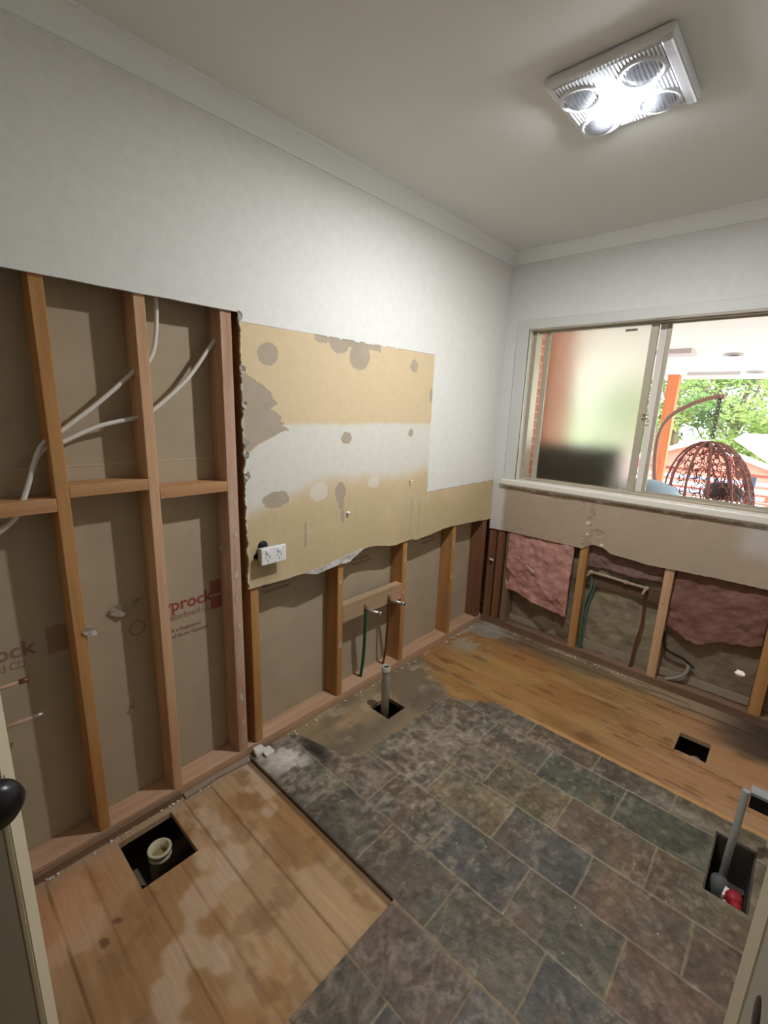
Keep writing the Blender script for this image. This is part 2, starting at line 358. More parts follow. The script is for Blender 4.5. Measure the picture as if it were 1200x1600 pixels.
# ------------------------------------------------------------------ floor
holes = [(.042, .258, .318, .497), (1.322, 1.445, 2.238, 2.395), (.135, .262, 1.452, 1.578), (1.534, 1.652, 1.560, 1.846)]
def gl(a, b, step, ex):
    ex = sorted(e for e in ex if a < e < b); pts = [a]+ex+[b]; out = []
    for p, q in zip(pts, pts[1:]):
        n = max(1, int(round((q-p)/step))); out += list(np.linspace(p, q, n+1)[:-1])
    return np.array(out+[b])
gx = gl(-.1, 2.3, .0075, [h for q in holes for h in q[:2]]); gy = gl(-.45, L+.1, .0075, [h for q in holes for h in q[2:]])
JOINTS = [-.208, -.10, .008, .115, .223, .331, .440, .548, .656, .764]
def fl_col(P):
    x, y = P[..., 0], P[..., 1]
    n1 = fbm(x*3, y*5, 50); n2 = fbm(x*1.5, y*20, 51); n3 = fbm(x*9, y*9, 52)
    # bare boards, lower left
    bi = np.floor((y-.008)/.108); c = np.zeros(x.shape+(3,))+np.array((180, 150, 116.))
    c = c+((hashn(bi, bi*0, 5)-.5)*16)[..., None]+((n2-.5)*22)[..., None]
    st = sst(.50, .60, n1+.35*np.exp(-((x-.45)/.22)**2-((y-.30)/.16)**2)-.06*hashn(bi, bi*0, 9)-.02)
    c = mix(c, (158, 116, 72), st*.6)
    c = c*(.93+.14*fbm(x*7, y*70, 151)[..., None]); c = mix(c, (134, 102, 70), sst(.62, .70, fbm(x*10, y*14, 152))*.45)
    c = mix(c, (206, 182, 160), sst(.60, .68, fbm(x*5, y*6, 60))*.7)
    c = mix(c, (150, 120, 88), sst(.62, .66, fbm(x*7, y*7, 61))*(y > .45)*.5)
    c = mix(c, (196, 140, 100), np.exp(-((x-.12)/.2)**2-((y-.1)/.22)**2)*.7)
    for e in ((.30, .235, .012, .010), (.335, .19, .016, .013)): c = mix(c, (120, 84, 62), ell(x, y, *e).astype(float)*.8)
    sq = ell(x, y, .205, .595, .03, .02)
    for j in JOINTS: c = mix(c, (116, 84, 54), np.clip(1-abs(y-j-.002*(n1-.5))/.0046, 0, 1)*.8*sst(.25, .6, fbm(x*6, y*3, 153)))
    c = mix(c, (168, 150, 132), np.clip(sst(.09, 0.0, x)*(.5+n3), 0, 1)*.7)
    # glue-smeared sheet by the pipe
    d = np.zeros(c.shape)+np.array((152, 134, 104.)); d = mix(d, (126, 112, 92), sst(.4, .62, fbm(x*6, y*4, 53))); d = mix(d, (178, 164, 142), sst(.58, .7, fbm(x*16, y*9, 54))*.7)
    d = mix(d, (98, 92, 82), np.exp(-((x-.27)/.06)**2)*sst(.95, 1.05, y)*.55); d = mix(d, (190, 158, 120), np.exp(-((x-.13)/.03)**2-((y-1.28)/.07)**2)*.8)
    # yellow ply by the window wall, grain along x
    g = fbm(x*2.2, y*26, 55); p = np.zeros(c.shape)+np.array((170, 134, 82.)); p = mix(p, (142, 106, 64), sst(.38, .68, g)); p = mix(p, (150, 130, 98), sst(.5, .62, fbm(x*5, y*40, 155))*.5); p = mix(p, (176, 142, 84), np.exp(-((x-.5)/.3)**2-((y-2.3)/.22)**2)*.7)
    p = mix(p, (158, 108, 66), sst(.45, .7, fbm(x*2.5, y*4, 56))*.6); p = mix(p, (176, 132, 98), sst(1.0, 1.45, x)*.75); p = mix(p, (176, 146, 118), sst(.5, .66, fbm(x*3, y*60, 63))*sst(.95, 1.3, x)*.5)
    p = mix(p, (108, 80, 52), sst(.62, .72, fbm(x*7, y*34, 57))*.55)
    p = mix(p, (112, 98, 80), sst(2.50, 2.62, y+.10*(fbm(x*3, y*3, 58)-.5)*2)*.8); p = mix(p, (164, 146, 120), (y > 2.632)*sst(.5, .6, fbm(x*5, y*50, 156))*.8)
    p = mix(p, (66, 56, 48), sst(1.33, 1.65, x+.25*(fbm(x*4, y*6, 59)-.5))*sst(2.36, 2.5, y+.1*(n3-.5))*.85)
    p = mix(p, (62, 48, 36), np.clip(1-abs(y-2.63)/.006, 0, 1)*.85*(x > .15))
    p = mix(p, (166, 158, 142), sst(.47, .62, fbm(x*12, y*6, 64))*sst(.42, .1, x)*sst(2.15, 2.35, y)*.9)
    p = mix(p, (158, 156, 148), ell(x, y, .12, 2.60, .13, .09)*.7)
    p = mix(p, (196, 152, 98), (abs(y-1.955) < .013)*sst(.6, .8, x)*.8); 
    w = sst(-.04, .04, (y-1.80)-.55*np.clip(.40-x, 0, .4)+.08*(fbm(x*8, y*8, 65)-.5)); d = mix(d, p, 0*w); q = d*(1-w[..., None])+p*w[..., None]
    w2 = sst(.835, .845, y)[..., None]; c = c*(1-w2)+q*w2
    c = mix(c, (84, 64, 46), (abs(y-.828) < .012)*(x < .85)*.55)
    return c*np.array((.95, .93, .90))
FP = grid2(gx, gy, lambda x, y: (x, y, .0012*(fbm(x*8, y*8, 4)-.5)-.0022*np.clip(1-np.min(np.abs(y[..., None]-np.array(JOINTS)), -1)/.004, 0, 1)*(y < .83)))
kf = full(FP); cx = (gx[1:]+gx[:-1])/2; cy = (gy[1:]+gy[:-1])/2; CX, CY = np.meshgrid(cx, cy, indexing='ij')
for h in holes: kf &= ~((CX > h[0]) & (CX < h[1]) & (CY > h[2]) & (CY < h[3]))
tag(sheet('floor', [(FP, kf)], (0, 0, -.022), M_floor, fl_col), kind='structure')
tag(MB().box(-.4, 2.4, -.5, L+.12, -.30, -.24).build('ground_below', M_soil), kind='structure')

# slate tiles
ROWS = [(.445, .640), (.640, .838), (.838, 1.032), (1.032, 1.230), (1.230, 1.422), (1.422, 1.618), (1.618, 1.812), (1.812, 1.935)]
J = [[1.00, 1.29, 1.59, 1.88, 2.17], [.8, 1.14, 1.43, 1.72, 2.01], [.383, .67, .96, 1.246, 1.54, 1.83, 2.12], [.53, .81, 1.107, 1.40, 1.69, 1.98], [.66, .953, 1.241, 1.535, 1.83, 2.12], [.51, .80, 1.095, 1.394, 1.69, 1.98], [.375, .662, .935, 1.238, 1.535, 1.83, 2.12], [.50, .80, 1.10, 1.391, 1.68, 1.97]]
TC = {(0, 0): (98, 90, 80), (0, 1): (92, 92, 96), (1, 1): (106, 90, 82), (1, 0): (104, 92, 84), (1, 2): (92, 94, 98), (1, 3): (108, 86, 80), (2, 0): (112, 112, 110), (2, 1): (98, 98, 92), (2, 2): (96, 90, 82), (2, 3): (94, 92, 80), (2, 4): (88, 90, 96), (2, 5): (116, 92, 86), (3, 0): (110, 104, 94), (3, 1): (94, 96, 90), (3, 2): (78, 84, 90), (3, 3): (92, 92, 84), (3, 4): (112, 90, 80), (3, 5): (94, 88, 76), (4, 0): (106, 104, 98), (4, 1): (126, 118, 94), (4, 2): (80, 86, 92), (4, 3): (112, 98, 86), (4, 4): (98, 86, 74), (5, 0): (118, 114, 106), (5, 1): (112, 108, 100), (5, 2): (118, 112, 88), (5, 3): (110, 100, 88), (5, 4): (108, 98, 80), (6, 0): (118, 114, 108), (6, 1): (102, 100, 96), (6, 2): (106, 102, 96), (6, 3): (80, 92, 84), (6, 4): (76, 88, 80), (6, 5): (100, 92, 80), (7, 0): (112, 110, 106), (7, 1): (104, 102, 98)}
def tile_eval(x, y):
    gx_ = np.ones(x.shape)*9; col = np.zeros(x.shape+(3,)); tid = np.zeros(x.shape, int)
    xw = x+.004*(fbm(x*9, y*9, 71)-.5)*2; yw = y+.004*(fbm(x*9, y*9, 72)-.5)*2
    rows = [-99]+[r[0] for r in ROWS]+[1.935]
    for ri, (a, b) in enumerate(ROWS):
        m = (yw >= (a if ri else -9)) & (yw < (b if ri < 7 else 99))
        js = np.array(J[ri]); k = (xw[..., None] > js).sum(-1)
        dj = np.min(np.abs(xw[..., None]-js), -1); dy = np.minimum(np.abs(yw-a), np.abs(yw-b))
        if ri == 0: dj = dj
        gx_ = np.where(m, np.minimum(dj, dy), gx_)
        for t in range(len(js)+1):
            c = np.array(TC.get((ri, t), (100+8*math.sin(ri*5+t*3), 94+5*math.sin(ri+t*2), 84+6*math.cos(t*4+ri))), float)
            col = np.where((m & (k == t))[..., None], c, col)
        tid = np.where(m, ri*16+k, tid)
    return gx_, col, tid
def tl_col(P):
    x, y = P[..., 0], P[..., 1]; g, c, tid = tile_eval(x, y)
    n = fbm(x*14, y*14, 80); c = c*.62+np.array((98, 88, 76.))*.38; c = c*(.52+.42*n[..., None]+.42*fbm(x*60, y*60, 180)[..., None]); c = mix(c, (72, 82, 76), sst(.55, .7, fbm(x*8+3, y*8, 81))*.3); c = mix(c, (118, 92, 70), sst(.6, .75, fbm(x*6+9, y*6, 82))*.35)
    dist = np.exp(-((x-.15)/.28)**2-((y-.97)/.2)**2)+.8*np.exp(-((x-.5)/.25)**2-((y-1.5)/.3)**2)+.5*np.exp(-((x-.6)/.45)**2-((y-1.15)/.2)**2)+.5*np.exp(-((x-.85)/.3)**2-((y-1.75)/.15)**2)
    ridge = 1-abs(2*fbm(x*11+2*fbm(x*5, y*5, 1), y*11, 83)-1)*4
    c = mix(c, (166, 162, 156), np.clip(ridge, 0, 1)*sst(.25, .8, dist+.3*(n-.5))*.5)
    c = mix(c, (168, 160, 148), sst(.58-.12*np.clip(dist, 0, 1), .74, fbm(x*44+4*fbm(x*6, y*6, 33), y*30, 84))*(.30+.4*np.clip(dist, 0, 1)))
    vein = 1-np.abs(2*fbm(x*24+3*fbm(x*9, y*9, 5), y*14+2*fbm(x*7, y*7, 6), 184)-1)*7
    c = mix(c, (150, 142, 130), np.clip(vein, 0, 1)*sst(.45, .6, fbm(x*4, y*4, 185))*.5)
    c = mix(c, (212, 214, 218), sst(.56, .66, fbm(x*7, y*7, 85))*np.exp(-((x-.13)/.13)**2-((y-.95)/.10)**2))
    c = mix(c, (34, 32, 30), np.exp(-((x-.19)/.10)**2-((y-1.06)/.035)**2)*.8)
    c = mix(c, (150, 150, 146), np.exp(-((x-1.45)/.12)**2-((y-1.85)/.03)**2)*.7)
    c = mix(c, (210, 206, 198), (vn(x*300, y*300, 87) > .99)*.3)
    fr = np.clip(1-g/.0046, 0, 1)**.7; tone = mix(np.zeros(c.shape)+np.array((164, 154, 136.)), (132, 124, 108), fbm(x*5, y*5, 88))
    c = mix(c, tone, fr*sst(.2, .45, fbm(x*6, y*6, 89)+.15)*.95); c = mix(c, (160, 146, 120), (y < .842)*(y > .826)*(x > .84)*.3)
    c = c*np.array((.99, .95, .89))
    c = mix(c, (78, 66, 52), ((y < .8445) & (x < .838)).astype(float)*.85)
    c = mix(c, (122, 116, 96), sst(.03, .0, np.maximum(abs(x-1.593)-.059, abs(y-1.703)-.143))*.5)
    return c
tx = gl(.006, 2.28, .0042, [1.534, 1.652]); tyy = gl(.0, 1.945, .0042, [1.56, 1.846, .838])
def tfz(x, y):
    g, c, tid = tile_eval(x, y); return x, y, .0125+.0024*(fbm(x*22, y*22, 90)-.5)*2-.0022*np.clip(1-g/.005, 0, 1)+.0012*(hashn(tid.astype(float), tid*0., 3)-.5)
TP = grid2(tx, tyy, tfz); cx = (tx[1:]+tx[:-1])/2; cy = (tyy[1:]+tyy[:-1])/2; CX, CY = np.meshgrid(cx, cy, indexing='ij')
w = .05*(fbm(CX*14, CY*14, 91)-.5); w2_ = .016*(fbm(CX*30, CY*30, 92)-.5)
kt = (CY > .838) | (CX > .846)
brk = np.interp(CY, [.83, .90, .98, 1.05, 1.07, 1.13, 1.20, 1.30, 1.42, 1.44, 1.60, 1.62, 1.74, 1.80, 1.87, 1.94], [.012, .012, .016, .03, .06, .30, .345, .355, .36, .36, .365, .36, .345, .39, .50, .58])
kt &= CX > brk+w*.6*(CY > 1.0)+w2_; kt &= CY < 1.935+w2_*.9
kt &= ~(((abs(CX-1.593) < .059) & (abs(CY-1.703) < .143)))
tf = sheet('slate_tile_flooring', [(TP, kt)], (0, 0, -.0112), M_tile, tl_col); tag(tf, 'grey, green and purple slate tiles grouted in rows, covering the middle of the stripped floor', 'floor tiles')

# ------------------------------------------------------------------ left wall framing
G1 = 'vertical timber studs of the left wall'
def stud(y0, y1, m, label, z1=2.36, nails=True, z0=.045, name='wall_stud', x0=-.09, x1=0):
    b = MB(); b.box(x0, x1, y0, y1, z0, z1, .002)
    o = b.build(name, m); tag(o, label, 'stud', G1)
    return o
M_dab = mat('plaster_smear', (206, 190, 172), .85, noise=((40, 40, 40), .2, (180, 156, 132)))
def plaster_dabs(par, pts, axis='x'):
    for (a, b, c, r, s) in pts:
        mb = MB(); q = []
        for k in range(11):
            t = 2*PI*k/11; e = r*rnd.uniform(.55, 1.15); q.append((a+.0003, b+e*.75*math.cos(t), c+e*1.5*math.sin(t)))
        mb.poly(q, (.0013, 0, 0)); mb.build('plaster_dab', M_dab, par)
stud(-.20, -.165, WZ, 'timber stud nearest the doorway on the left wall, behind the door edge')
stud(.280, .313, WZ2, 'yellow-orange timber stud nearest the camera, noggings on both sides')
stud(.530, .563, WZ, 'pale timber stud amid the tall open bays, left of the red lettering')
s3 = stud(.802, .843, WZp, 'whitish plaster-smeared stud against the beige board edge')
stud(.880, .917, WZ2, 'orange timber stud just below the double power point')
s5 = stud(1.346, 1.380, WZ2, 'orange timber stud left of the green pipe, below the torn board corner')
s6 = stud(1.822, 1.857, WZ2, 'orange timber stud right of the two capped water outlets')
s7 = stud(2.300, 2.334, WZ2, 'orange timber stud between the water outlets and the far corner, with two white dabs')
s8 = stud(2.655, 2.705, WZd, 'brown weathered timber stud in the corner where the left wall meets the window wall')
plaster_dabs(s5, [(.0, 1.362, .66, .012, 1), (.0, 1.366, .33, .015, 1)]); plaster_dabs(s6, [(.0, 1.842, .66, .011, 1), (0, 1.838, .47, .012, 1)]); plaster_dabs(s7, [(0, 2.318, .66, .012, 1), (0, 2.314, .44, .014, 1)])
plaster_dabs(s3, [(0, .822, .84, .014, 1), (0, .826, 1.0, .012, 1), (0, .822, .30, .013, 1), (0, .824, .62, .013, 1), (0, .820, .50, .010, 1), (0, .826, .18, .014, 1), (0, .818, .74, .010, 1), (0, .828, 1.12, .010, 1)])
o = MB().box(-.09, 0, -.35, L-.002, 0, .045, .002).build('bottom_plate', WY); tag(o, 'pinkish timber bottom plate lying along the foot of the left wall', 'bottom plate')
G2 = 'noggings between the tall studs'
for y0, y1, z0, z1, lab in ((-.165, .280, 1.166, 1.205, 'lower-set orange nogging at the left edge, cables passing over it'), (.313, .530, 1.202, 1.237, 'dusty timber nogging between the yellow-orange stud and the middle pale stud'), (.563, .802, 1.167, 1.203, 'timber nogging between the middle pale stud and the plaster-smeared stud')):
    b = MB(); b.box(-.09, 0, y0, y1, z0, z1, .002); o = b.build('nogging', woodmat('pine_nogging', (190, 146, 104), (168, 122, 82), 1)); tag(o, lab, 'nogging', G2)
o = MB().box(-.045, -.0, 1.381, 1.735, .437, .53, .002).build('pipe_mounting_board', woodmat('pale_board', (176, 152, 120), (158, 132, 100), 1)); tag(o, 'pale timber board holding two capped water outlets between studs', 'board')
o = MB().box(-.045, -.0, 1.735, 1.822, .437, .53, .002).build('pipe_mounting_board', WY); tag(o, 'short darker timber block joining the pale outlet board to its right stud', 'board')

# back of the next room's plasterboard
def plainsheet(name, x, y0, y1, z0, z1, th, m): return MB().box(x-th, x, y0, y1, z0, z1).build(name, m)
o = plainsheet('plasterboard_sheet', -.0905, -.35, L+.1, .0, 1.282, .01, M_paper); tag(o, 'grey-brown back of the lower plasterboard sheet behind the left wall studs', 'plasterboard sheet')
o2 = plainsheet('plasterboard_sheet', -.0905, -.35, L+.1, 1.282, 2.40, .01, M_paper); tag(o2, 'grey-brown back of the upper plasterboard sheet above the horizontal seam', 'plasterboard sheet')
MB().box(-.0905, -.0893, -.35, L, 1.2805, 1.2835).build('paper_edge_seam', mat('pale_seam', (196, 176, 152), .8), o2)
tag(MB().box(-.16, -.14, -.45, L+.3, 0, H).build('wall_left_outer', M_soil), kind='structure')
def text(body, size, y, z, m, parent, bold=.0, sx=1, x=-.0899):
    cu = bpy.data.curves.new('t', 'FONT'); cu.body = body; cu.size = size; cu.offset = bold; cu.extrude = .0002; cu.resolution_u = 3
    t = bpy.data.objects.new('t', cu); COL.objects.link(t); bpy.context.view_layer.update()
    me = bpy.data.meshes.new_from_object(t.evaluated_get(bpy.context.evaluated_depsgraph_get())); bpy.data.objects.remove(t)
    # local x -> world +y, local y -> world z
    me.transform(Matrix.Translation((x, y, z)) @ Matrix(((0, 0, 1, 0), (sx, 0, 0, 0), (0, 1, 0, 0), (0, 0, 0, 1))))
    return objraw('printed_lettering', me, m, parent)
def block(y0, y1, z0, z1, m, parent): return MB().box(-.0904, -.0900, y0, y1, z0, z1).build('printed_emblem', m, parent)
sheetp = o
# main printing in the third bay (first letter hidden by the stud)
text('yprock', .066, .574, .722, M_print, sheetp, .0016, 1.02); text('Plasterboard CD', .036, .574, .685, M_printf2, sheetp, .0002, .76)
text('is a Registered', .021, .60, .637, M_printf2, sheetp, .0006, .9); text('of Boral Gypsum', .021, .60, .612, M_printf2, sheetp, .0006, .98)
bm_ = MB(); bm_.box(-.0904, -.0900, .757, .81, .682, .735); bm_.box(-.0904, -.0900, .757, .81, .742, .80); bm_.build('printed_emblem', mat('red_emblem_print', (146, 92, 78), .8), sheetp)
# same printing in the first bay
text('gyprock', .066, -.02, .722, M_printf2, sheetp, .0016, 1.0); text('Plasterboard CD', .036, -.02, .685, M_printf, sheetp, .0002, .76); block(.225, .28, .70, .79, M_printf, sheetp)
MB().lathe([(.022, 0), (.028, 0), (.028, .0004), (.022, .0004), (.022, 0)], (-.0903, .485, .70), 24, (1, 0, 0)).build('printed_emblem', M_printf, sheetp)
for y0 in (.99, 1.52, 2.10):
    text('Made in Australia', .02, y0, .705, M_printf2, sheetp, .0003, .9); text('Registered Trade Mark', .02, y0, .68, M_printf2, sheetp, .0003, .78)
    MB().lathe([(.022, 0), (.028, 0), (.028, .0004), (.022, .0004), (.022, 0)], (-.0903, y0-.06, .735), 24, (1, 0, 0)).build('printed_emblem', M_printf, sheetp)

# cables in the bays
def bez(P, n=14):
    P = [Vector(p) for p in P]; out = []
    Q = [P[0]*2-P[1]]+P+[P[-1]*2-P[-2]]
    for i in range(1, len(Q)-2):
        for k in range(n):
            t = k/n; a, b, c, d = Q[i-1:i+3]
            out.append(.5*((2*b)+(c-a)*t+(2*a-5*b+4*c-d)*t*t+(3*b-a-3*c+d)*t**3))
    return out+[P[-1]]
def cable(pts, r, m, name, label, cat='cable', flat=1, group=None):
    b = MB(); b.tube(bez(pts), r, 8, flat=flat); o = b.build(name, m); return tag(o, label, cat, group)
cx_ = -.045
cable([(cx_, .605, 1.86), (cx_, .613, 1.80), (cx_, .606, 1.69), (cx_, .583, 1.613), (cx_, .532, 1.57), (cx_, .43, 1.477), (cx_, .329, 1.396), (cx_, .268, 1.345), (cx_+.01, .225, 1.24), (cx_+.015, .19, 1.16), (cx_, .13, 1.115), (cx_, .04, 1.06)], .0070, M_cable, 'electrical_cable', 'upper white cable climbing through the studs and up into the wall top', group=None)
cable([(cx_, .84, 1.72), (cx_, .796, 1.685), (cx_, .70, 1.56), (cx_, .581, 1.454), (cx_, .530, 1.430), (cx_, .42, 1.403), (cx_, .325, 1.360), (cx_, .262, 1.325), (cx_+.012, .215, 1.215), (cx_+.015, .18, 1.15), (cx_, .12, 1.10), (cx_, .04, 1.05)], .0070, M_cable, 'electrical_cable', 'lower white cable running through the middle stud to the plaster-smeared stud')

# torn paper scraps on the sheets
def scrap(name, y, z, w, h, label, x=-.088, m=M_bed, seed=1, cat='torn paper'):
    r = random.Random(seed); n = 9; b = bmesh.new(); vs = []
    for i in range(n):
        a = 2*PI*i/n; k = r.uniform(.55, 1.1); vs.append(b.verts.new((x+r.uniform(.002, .012), y+w*k*math.cos(a), z+h*k*math.sin(a))))
    c = b.verts.new((x+.001, y, z))
    for i in range(n): b.faces.new((c, vs[i], vs[(i+1) % n]))
    ex = bmesh.ops.solidify(b, geom=b.faces[:], thickness=.0012)
    bmesh.ops.recalc_face_normals(b, faces=b.faces)
    me = bpy.data.meshes.new(name); b.to_mesh(me); b.free(); return tag(objraw(name, me, m), label, cat)
M_scrap = mat('torn_paper', (200, 186, 164), .85)
scrap('torn_paper_scrap', .43, .785, .035, .024, 'beige torn paper scrap on the sheet left of the middle pale stud', m=M_scrap, seed=2)
scrap('torn_paper_scrap', .495, .80, .025, .010, 'narrow beige paper shred touching the middle pale stud', m=M_scrap, seed=3)
scrap('torn_paper_scrap', .322, .78, .022, .02, 'curled white paper scrap sticking to the yellow-orange stud', x=.001, m=M_bed, seed=4)
scrap('torn_paper_scrap', .44, .40, .012, .012, 'tiny triangular white chip low on the sheet in the second bay', m=M_scrap, seed=5)
scrap('torn_paper_scrap', .79, .95, .022, .009, 'white paper curl beside the plaster-smeared stud, below the nogging', x=-.04, m=M_bed, seed=6)
scrap('torn_paper_scrap', .10, .98, .02, .03, 'pale grey scrap at the left edge of the photo', m=mat('grey_scrap', (170, 176, 178), .6), seed=8)
# ragged white paper hanging under the board between two studs
b = MB(); pts = [(1.13, .768), (1.22, .772), (1.34, .785), (1.46, .802), (1.50, .806), (1.475, .785), (1.42, .765), (1.40, .758), (1.33, .757), (1.27, .752), (1.20, .747), (1.16, .755)]
b.poly([(.013+.004*math.sin(i*2.1), y, z) for i, (y, z) in enumerate(pts)], (.002, 0, 0)); tag(b.build('torn_lining_paper', mat('white_gypsum_tear', (216, 214, 208), .85, noise=((40, 40, 40), .2, (160, 150, 142)))), 'ragged strip of white torn plaster along the bottom edge of the beige board', 'torn paper')
k = 0
for (y, z) in ((.872, 1.60), (.875, 1.48), (.873, 1.345), (.874, 1.30), (.873, 1.22), (.868, 1.78)):
    k += 1; scrap('torn_paper_scrap', y, z, .012+.004*(k % 2), .018, ['upper white tear on the cut board edge, at the top of the grey-brown patch', 'small white tear on the board edge within the grey-brown patch', 'large white tear on the board edge at the foot of the grey-brown patch', 'white tear just below the grey-brown patch on the board edge', 'greyish tear on the board edge beside the white plaster band', 'crumpled paper at the top corner where the opening meets the board'][k-1], x=.010, m=M_bed, seed=20+k)
# plug on the board
b = MB(); b.lathe([(.007, 0), (.007, .012), (0, .013)], (.009, 1.392, 1.0), 14, (1, 0, 0)); tag(b.build('wall_plug', M_plastic), 'small white wall plug in the board under the torn middle spot', 'wall plug')
b = MB(); b.tube([(.009, 1.84, 1.105), (.03, 1.832, 1.112)], .004, 8); tag(b.build('wall_plug', M_plastic), 'small white plug near the right end of the beige board, below the white band', 'wall plug')

# double power point hanging off the board
pp = empty('power_point', (.03, .962, .865), 'white double power point hanging loose from the beige board', 'power point')
b = MB(); b.box(.041, .051, .904, 1.019, .865, .934, .0035); fp = b.build('face_plate', M_plastic, pp)
b = MB(); b.box(.012, .041, .909, 1.000, .872, .928, .003); b.build('back_box', mat('clear_grey_box', (170, 168, 160), .4), pp)
for i, yc in enumerate((.932, .986)):
    b = MB(); b.box(.051, .055, yc-.008, yc+.008, .910, .925, .0015); b.build('switch', M_plastic, fp)
    b = MB()
    for dy, dz, a in ((-.0085, .896, .5), (.0085, .896, -.5), (0, .882, 0)):
        p = Vector((.0512, yc+dy, dz)); d = Vector((0, math.sin(a), math.cos(a)))*.0045; b.tube([p-d, p+d], .0013, 6)
    b.build('socket_slots', M_dark, fp)
b = MB(); b.lathe([(0, 0), (.022, .0), (.022, .002), (0, .002)], (.0108, .935, .932), 18, (1, 0, 0)); b.lathe([(0, 0), (.012, .0), (.012, .002), (0, .002)], (.0108, .905, .895), 18, (1, 0, 0)); b.build('wall_cutout', M_dark, pp)

# capped outlets + pipes on the left wall
for y, lab in ((1.543, 'left capped brass water outlet on the pale mounting board'), (1.722, 'right capped brass water outlet on the pale mounting board')):
    t = empty('water_outlet', (0, y, .45), lab, 'water outlet', 'capped outlets on the pale board')
    b = MB(); b.tube([(-.01, y, .458), (.075, y+.02, .458)], .0095, 14); b.tube([(.075, y+.02, .458), (.09, y+.0235, .458)], .0115, 8); b.build('spindle', M_chrome, t)
    MB().tube([(.0905, y+.0236, .458), (.0915, y+.0238, .458)], .006, 10).build('outlet_mouth', M_dark, t)
    b = MB(); b.tube([(.003, y-.012, .452), (.003, y-.012, .492)], .0035, 8); b.lathe([(.016, 0), (.016, .004), (0, .004)], (0, y-.003, .46), 16, (1, 0, 0)); b.build('bracket', M_copper, t)
cable([(.004, 1.537, .452), (.000, 1.540, .36), (-.02, 1.552, .18), (-.045, 1.559, .04)], .0085, M_green, 'green_pipe', 'green-lagged water pipe dropping from the left capped outlet into the plate', 'pipe')
cable([(.004, 1.712, .452), (.000, 1.716, .34), (-.02, 1.728, .15), (-.045, 1.738, .04)], .0065, M_copper, 'copper_pipe', 'thin brown copper pipe dropping from the right capped outlet behind the stud', 'pipe')
for z, y, lab, mm in ((.672, .150, 'upper short capped pipe poking from the wall at the left edge', M_copper), (.545, .170, 'lower short capped pipe with a pale fitting poking from the wall at the left edge', M_chrome)):
    t = empty('pipe_stub', (-.03, y-.08, z), lab, 'pipe', 'pipe stubs at the left edge')
    MB().tube([(-.03, y-.10, z), (-.03, y-.012, z)], .0058, 10).build('pipe', mat('painted_pipe', (182, 150, 120), .5), t)
    MB().tube([(-.03, y-.012, z), (-.03, y+.012, z)], .0078, 10).build('end_cap', mm, t)

# ------------------------------------------------------------------ window wall framing
G3 = 'vertical timber studs below the window'
for x0, x1, m, lab in ((.012, .062, WZd, 'brown corner stud left of the dark notch, below the window wall board'), (.078, .125, WZd, 'second brown corner stud, right of the dark notch'), (.145, .188, woodmat('grey_upright', (136, 112, 88), (112, 90, 70), 2), 'greyish stud at the left edge of the pink batt bay'), (.628, .672, WZ2, 'orange-brown stud right of the hanging pink batt'), (1.080, 1.124, WZ, 'pale-topped stud with two nail holes, middle of the window wall'), (1.540, 1.590, WZ2, 'dark orange stud at the right edge of the photo, beside the daylight hole')):
    b = MB(); b.box(x0, x1, L, L+.09, .045, .99, .002); o = b.build('wall_stud', m); tag(o, lab, 'stud', G3)
    if abs(x0-1.08) < .001:
        for z in (.69, .49): MB().lathe([(0, 0), (.003, 0), (.003, .0006), (0, .0006)], (1.10, L-.0004, z), 10, (0, -1, 0)).build('nail_hole', M_dark, o)
o = MB().box(0, 2.3, L, L+.09, 0, .045, .002).build('bottom_plate', WX); tag(o, 'grey-stained timber bottom plate below the window wall studs', 'bottom plate')
o = MB().box(0, 2.3, L+.0, L+.09, .99, 1.035, .001).build('sill_trimmer', WX); tag(o, 'timber trimmer hidden under the window sill', 'trimmer')

def crumple(name, x0, x1, z0, z1, y, amp, m, label, cat, sc=9, edge=0, seed=1, th=.004, step=.010, hole=None, bot=None):
    us = lines(x0, x1, step); vs = np.linspace(0, 1, max(8, int((z1-z0)/step)))
    def f(T, X):
        lo = z0+edge*(fbm(X*11, X*0, seed)-.5)*2+(bot(X) if bot else 0); Z = lo+(z1-lo)*T
        return X+.0*Z, y-amp*fbm(X*sc, Z*sc, seed)-amp*.3*fbm(X*sc*3, Z*sc*3, seed+5), Z
    P = grid2(vs, us, f); k = full(P)
    if hole is not None:
        cxx = (P[1:, 1:, 0]+P[:-1, :-1, 0])/2; czz = (P[1:, 1:, 2]+P[:-1, :-1, 2])/2
        a = np.hypot((cxx-hole[0])/hole[2], (czz-hole[1])/hole[3]); k &= a > 1
    return tag(sheet(name, [(P, k)], (0, th, 0), m, None, smooth=True), label, cat)
HX, HZ = 1.4775, .195
crumple('building_wrap', .19, .628, .03, .98, L+.085, .045, M_wrap, 'crumpled brown building wrap behind the hanging pink batt', 'building wrap', sc=7, seed=3)
crumple('building_wrap', .672, 1.08, .03, .98, L+.086, .042, mat('pale_wrap', (154, 142, 116), .42, noise=((7, 7, 7), .2, (122, 112, 94)), bump=.8, bscale=14, spec=.6), 'pale crumpled building wrap behind the white pipes', 'building wrap', sc=7, seed=8)
crumple('building_wrap', 1.124, 1.54, .03, .98, L+.088, .03, M_wrap, 'brown building wrap pierced by a small daylight hole', 'building wrap', sc=5, seed=12, hole=(HX, .208, .020, .017), step=.006)
crumple('building_wrap', 1.59, 2.3, .03, .98, L+.088, .03, M_wrap, 'brown building wrap at the right edge of the photo', 'building wrap', sc=5, seed=15, step=.02)
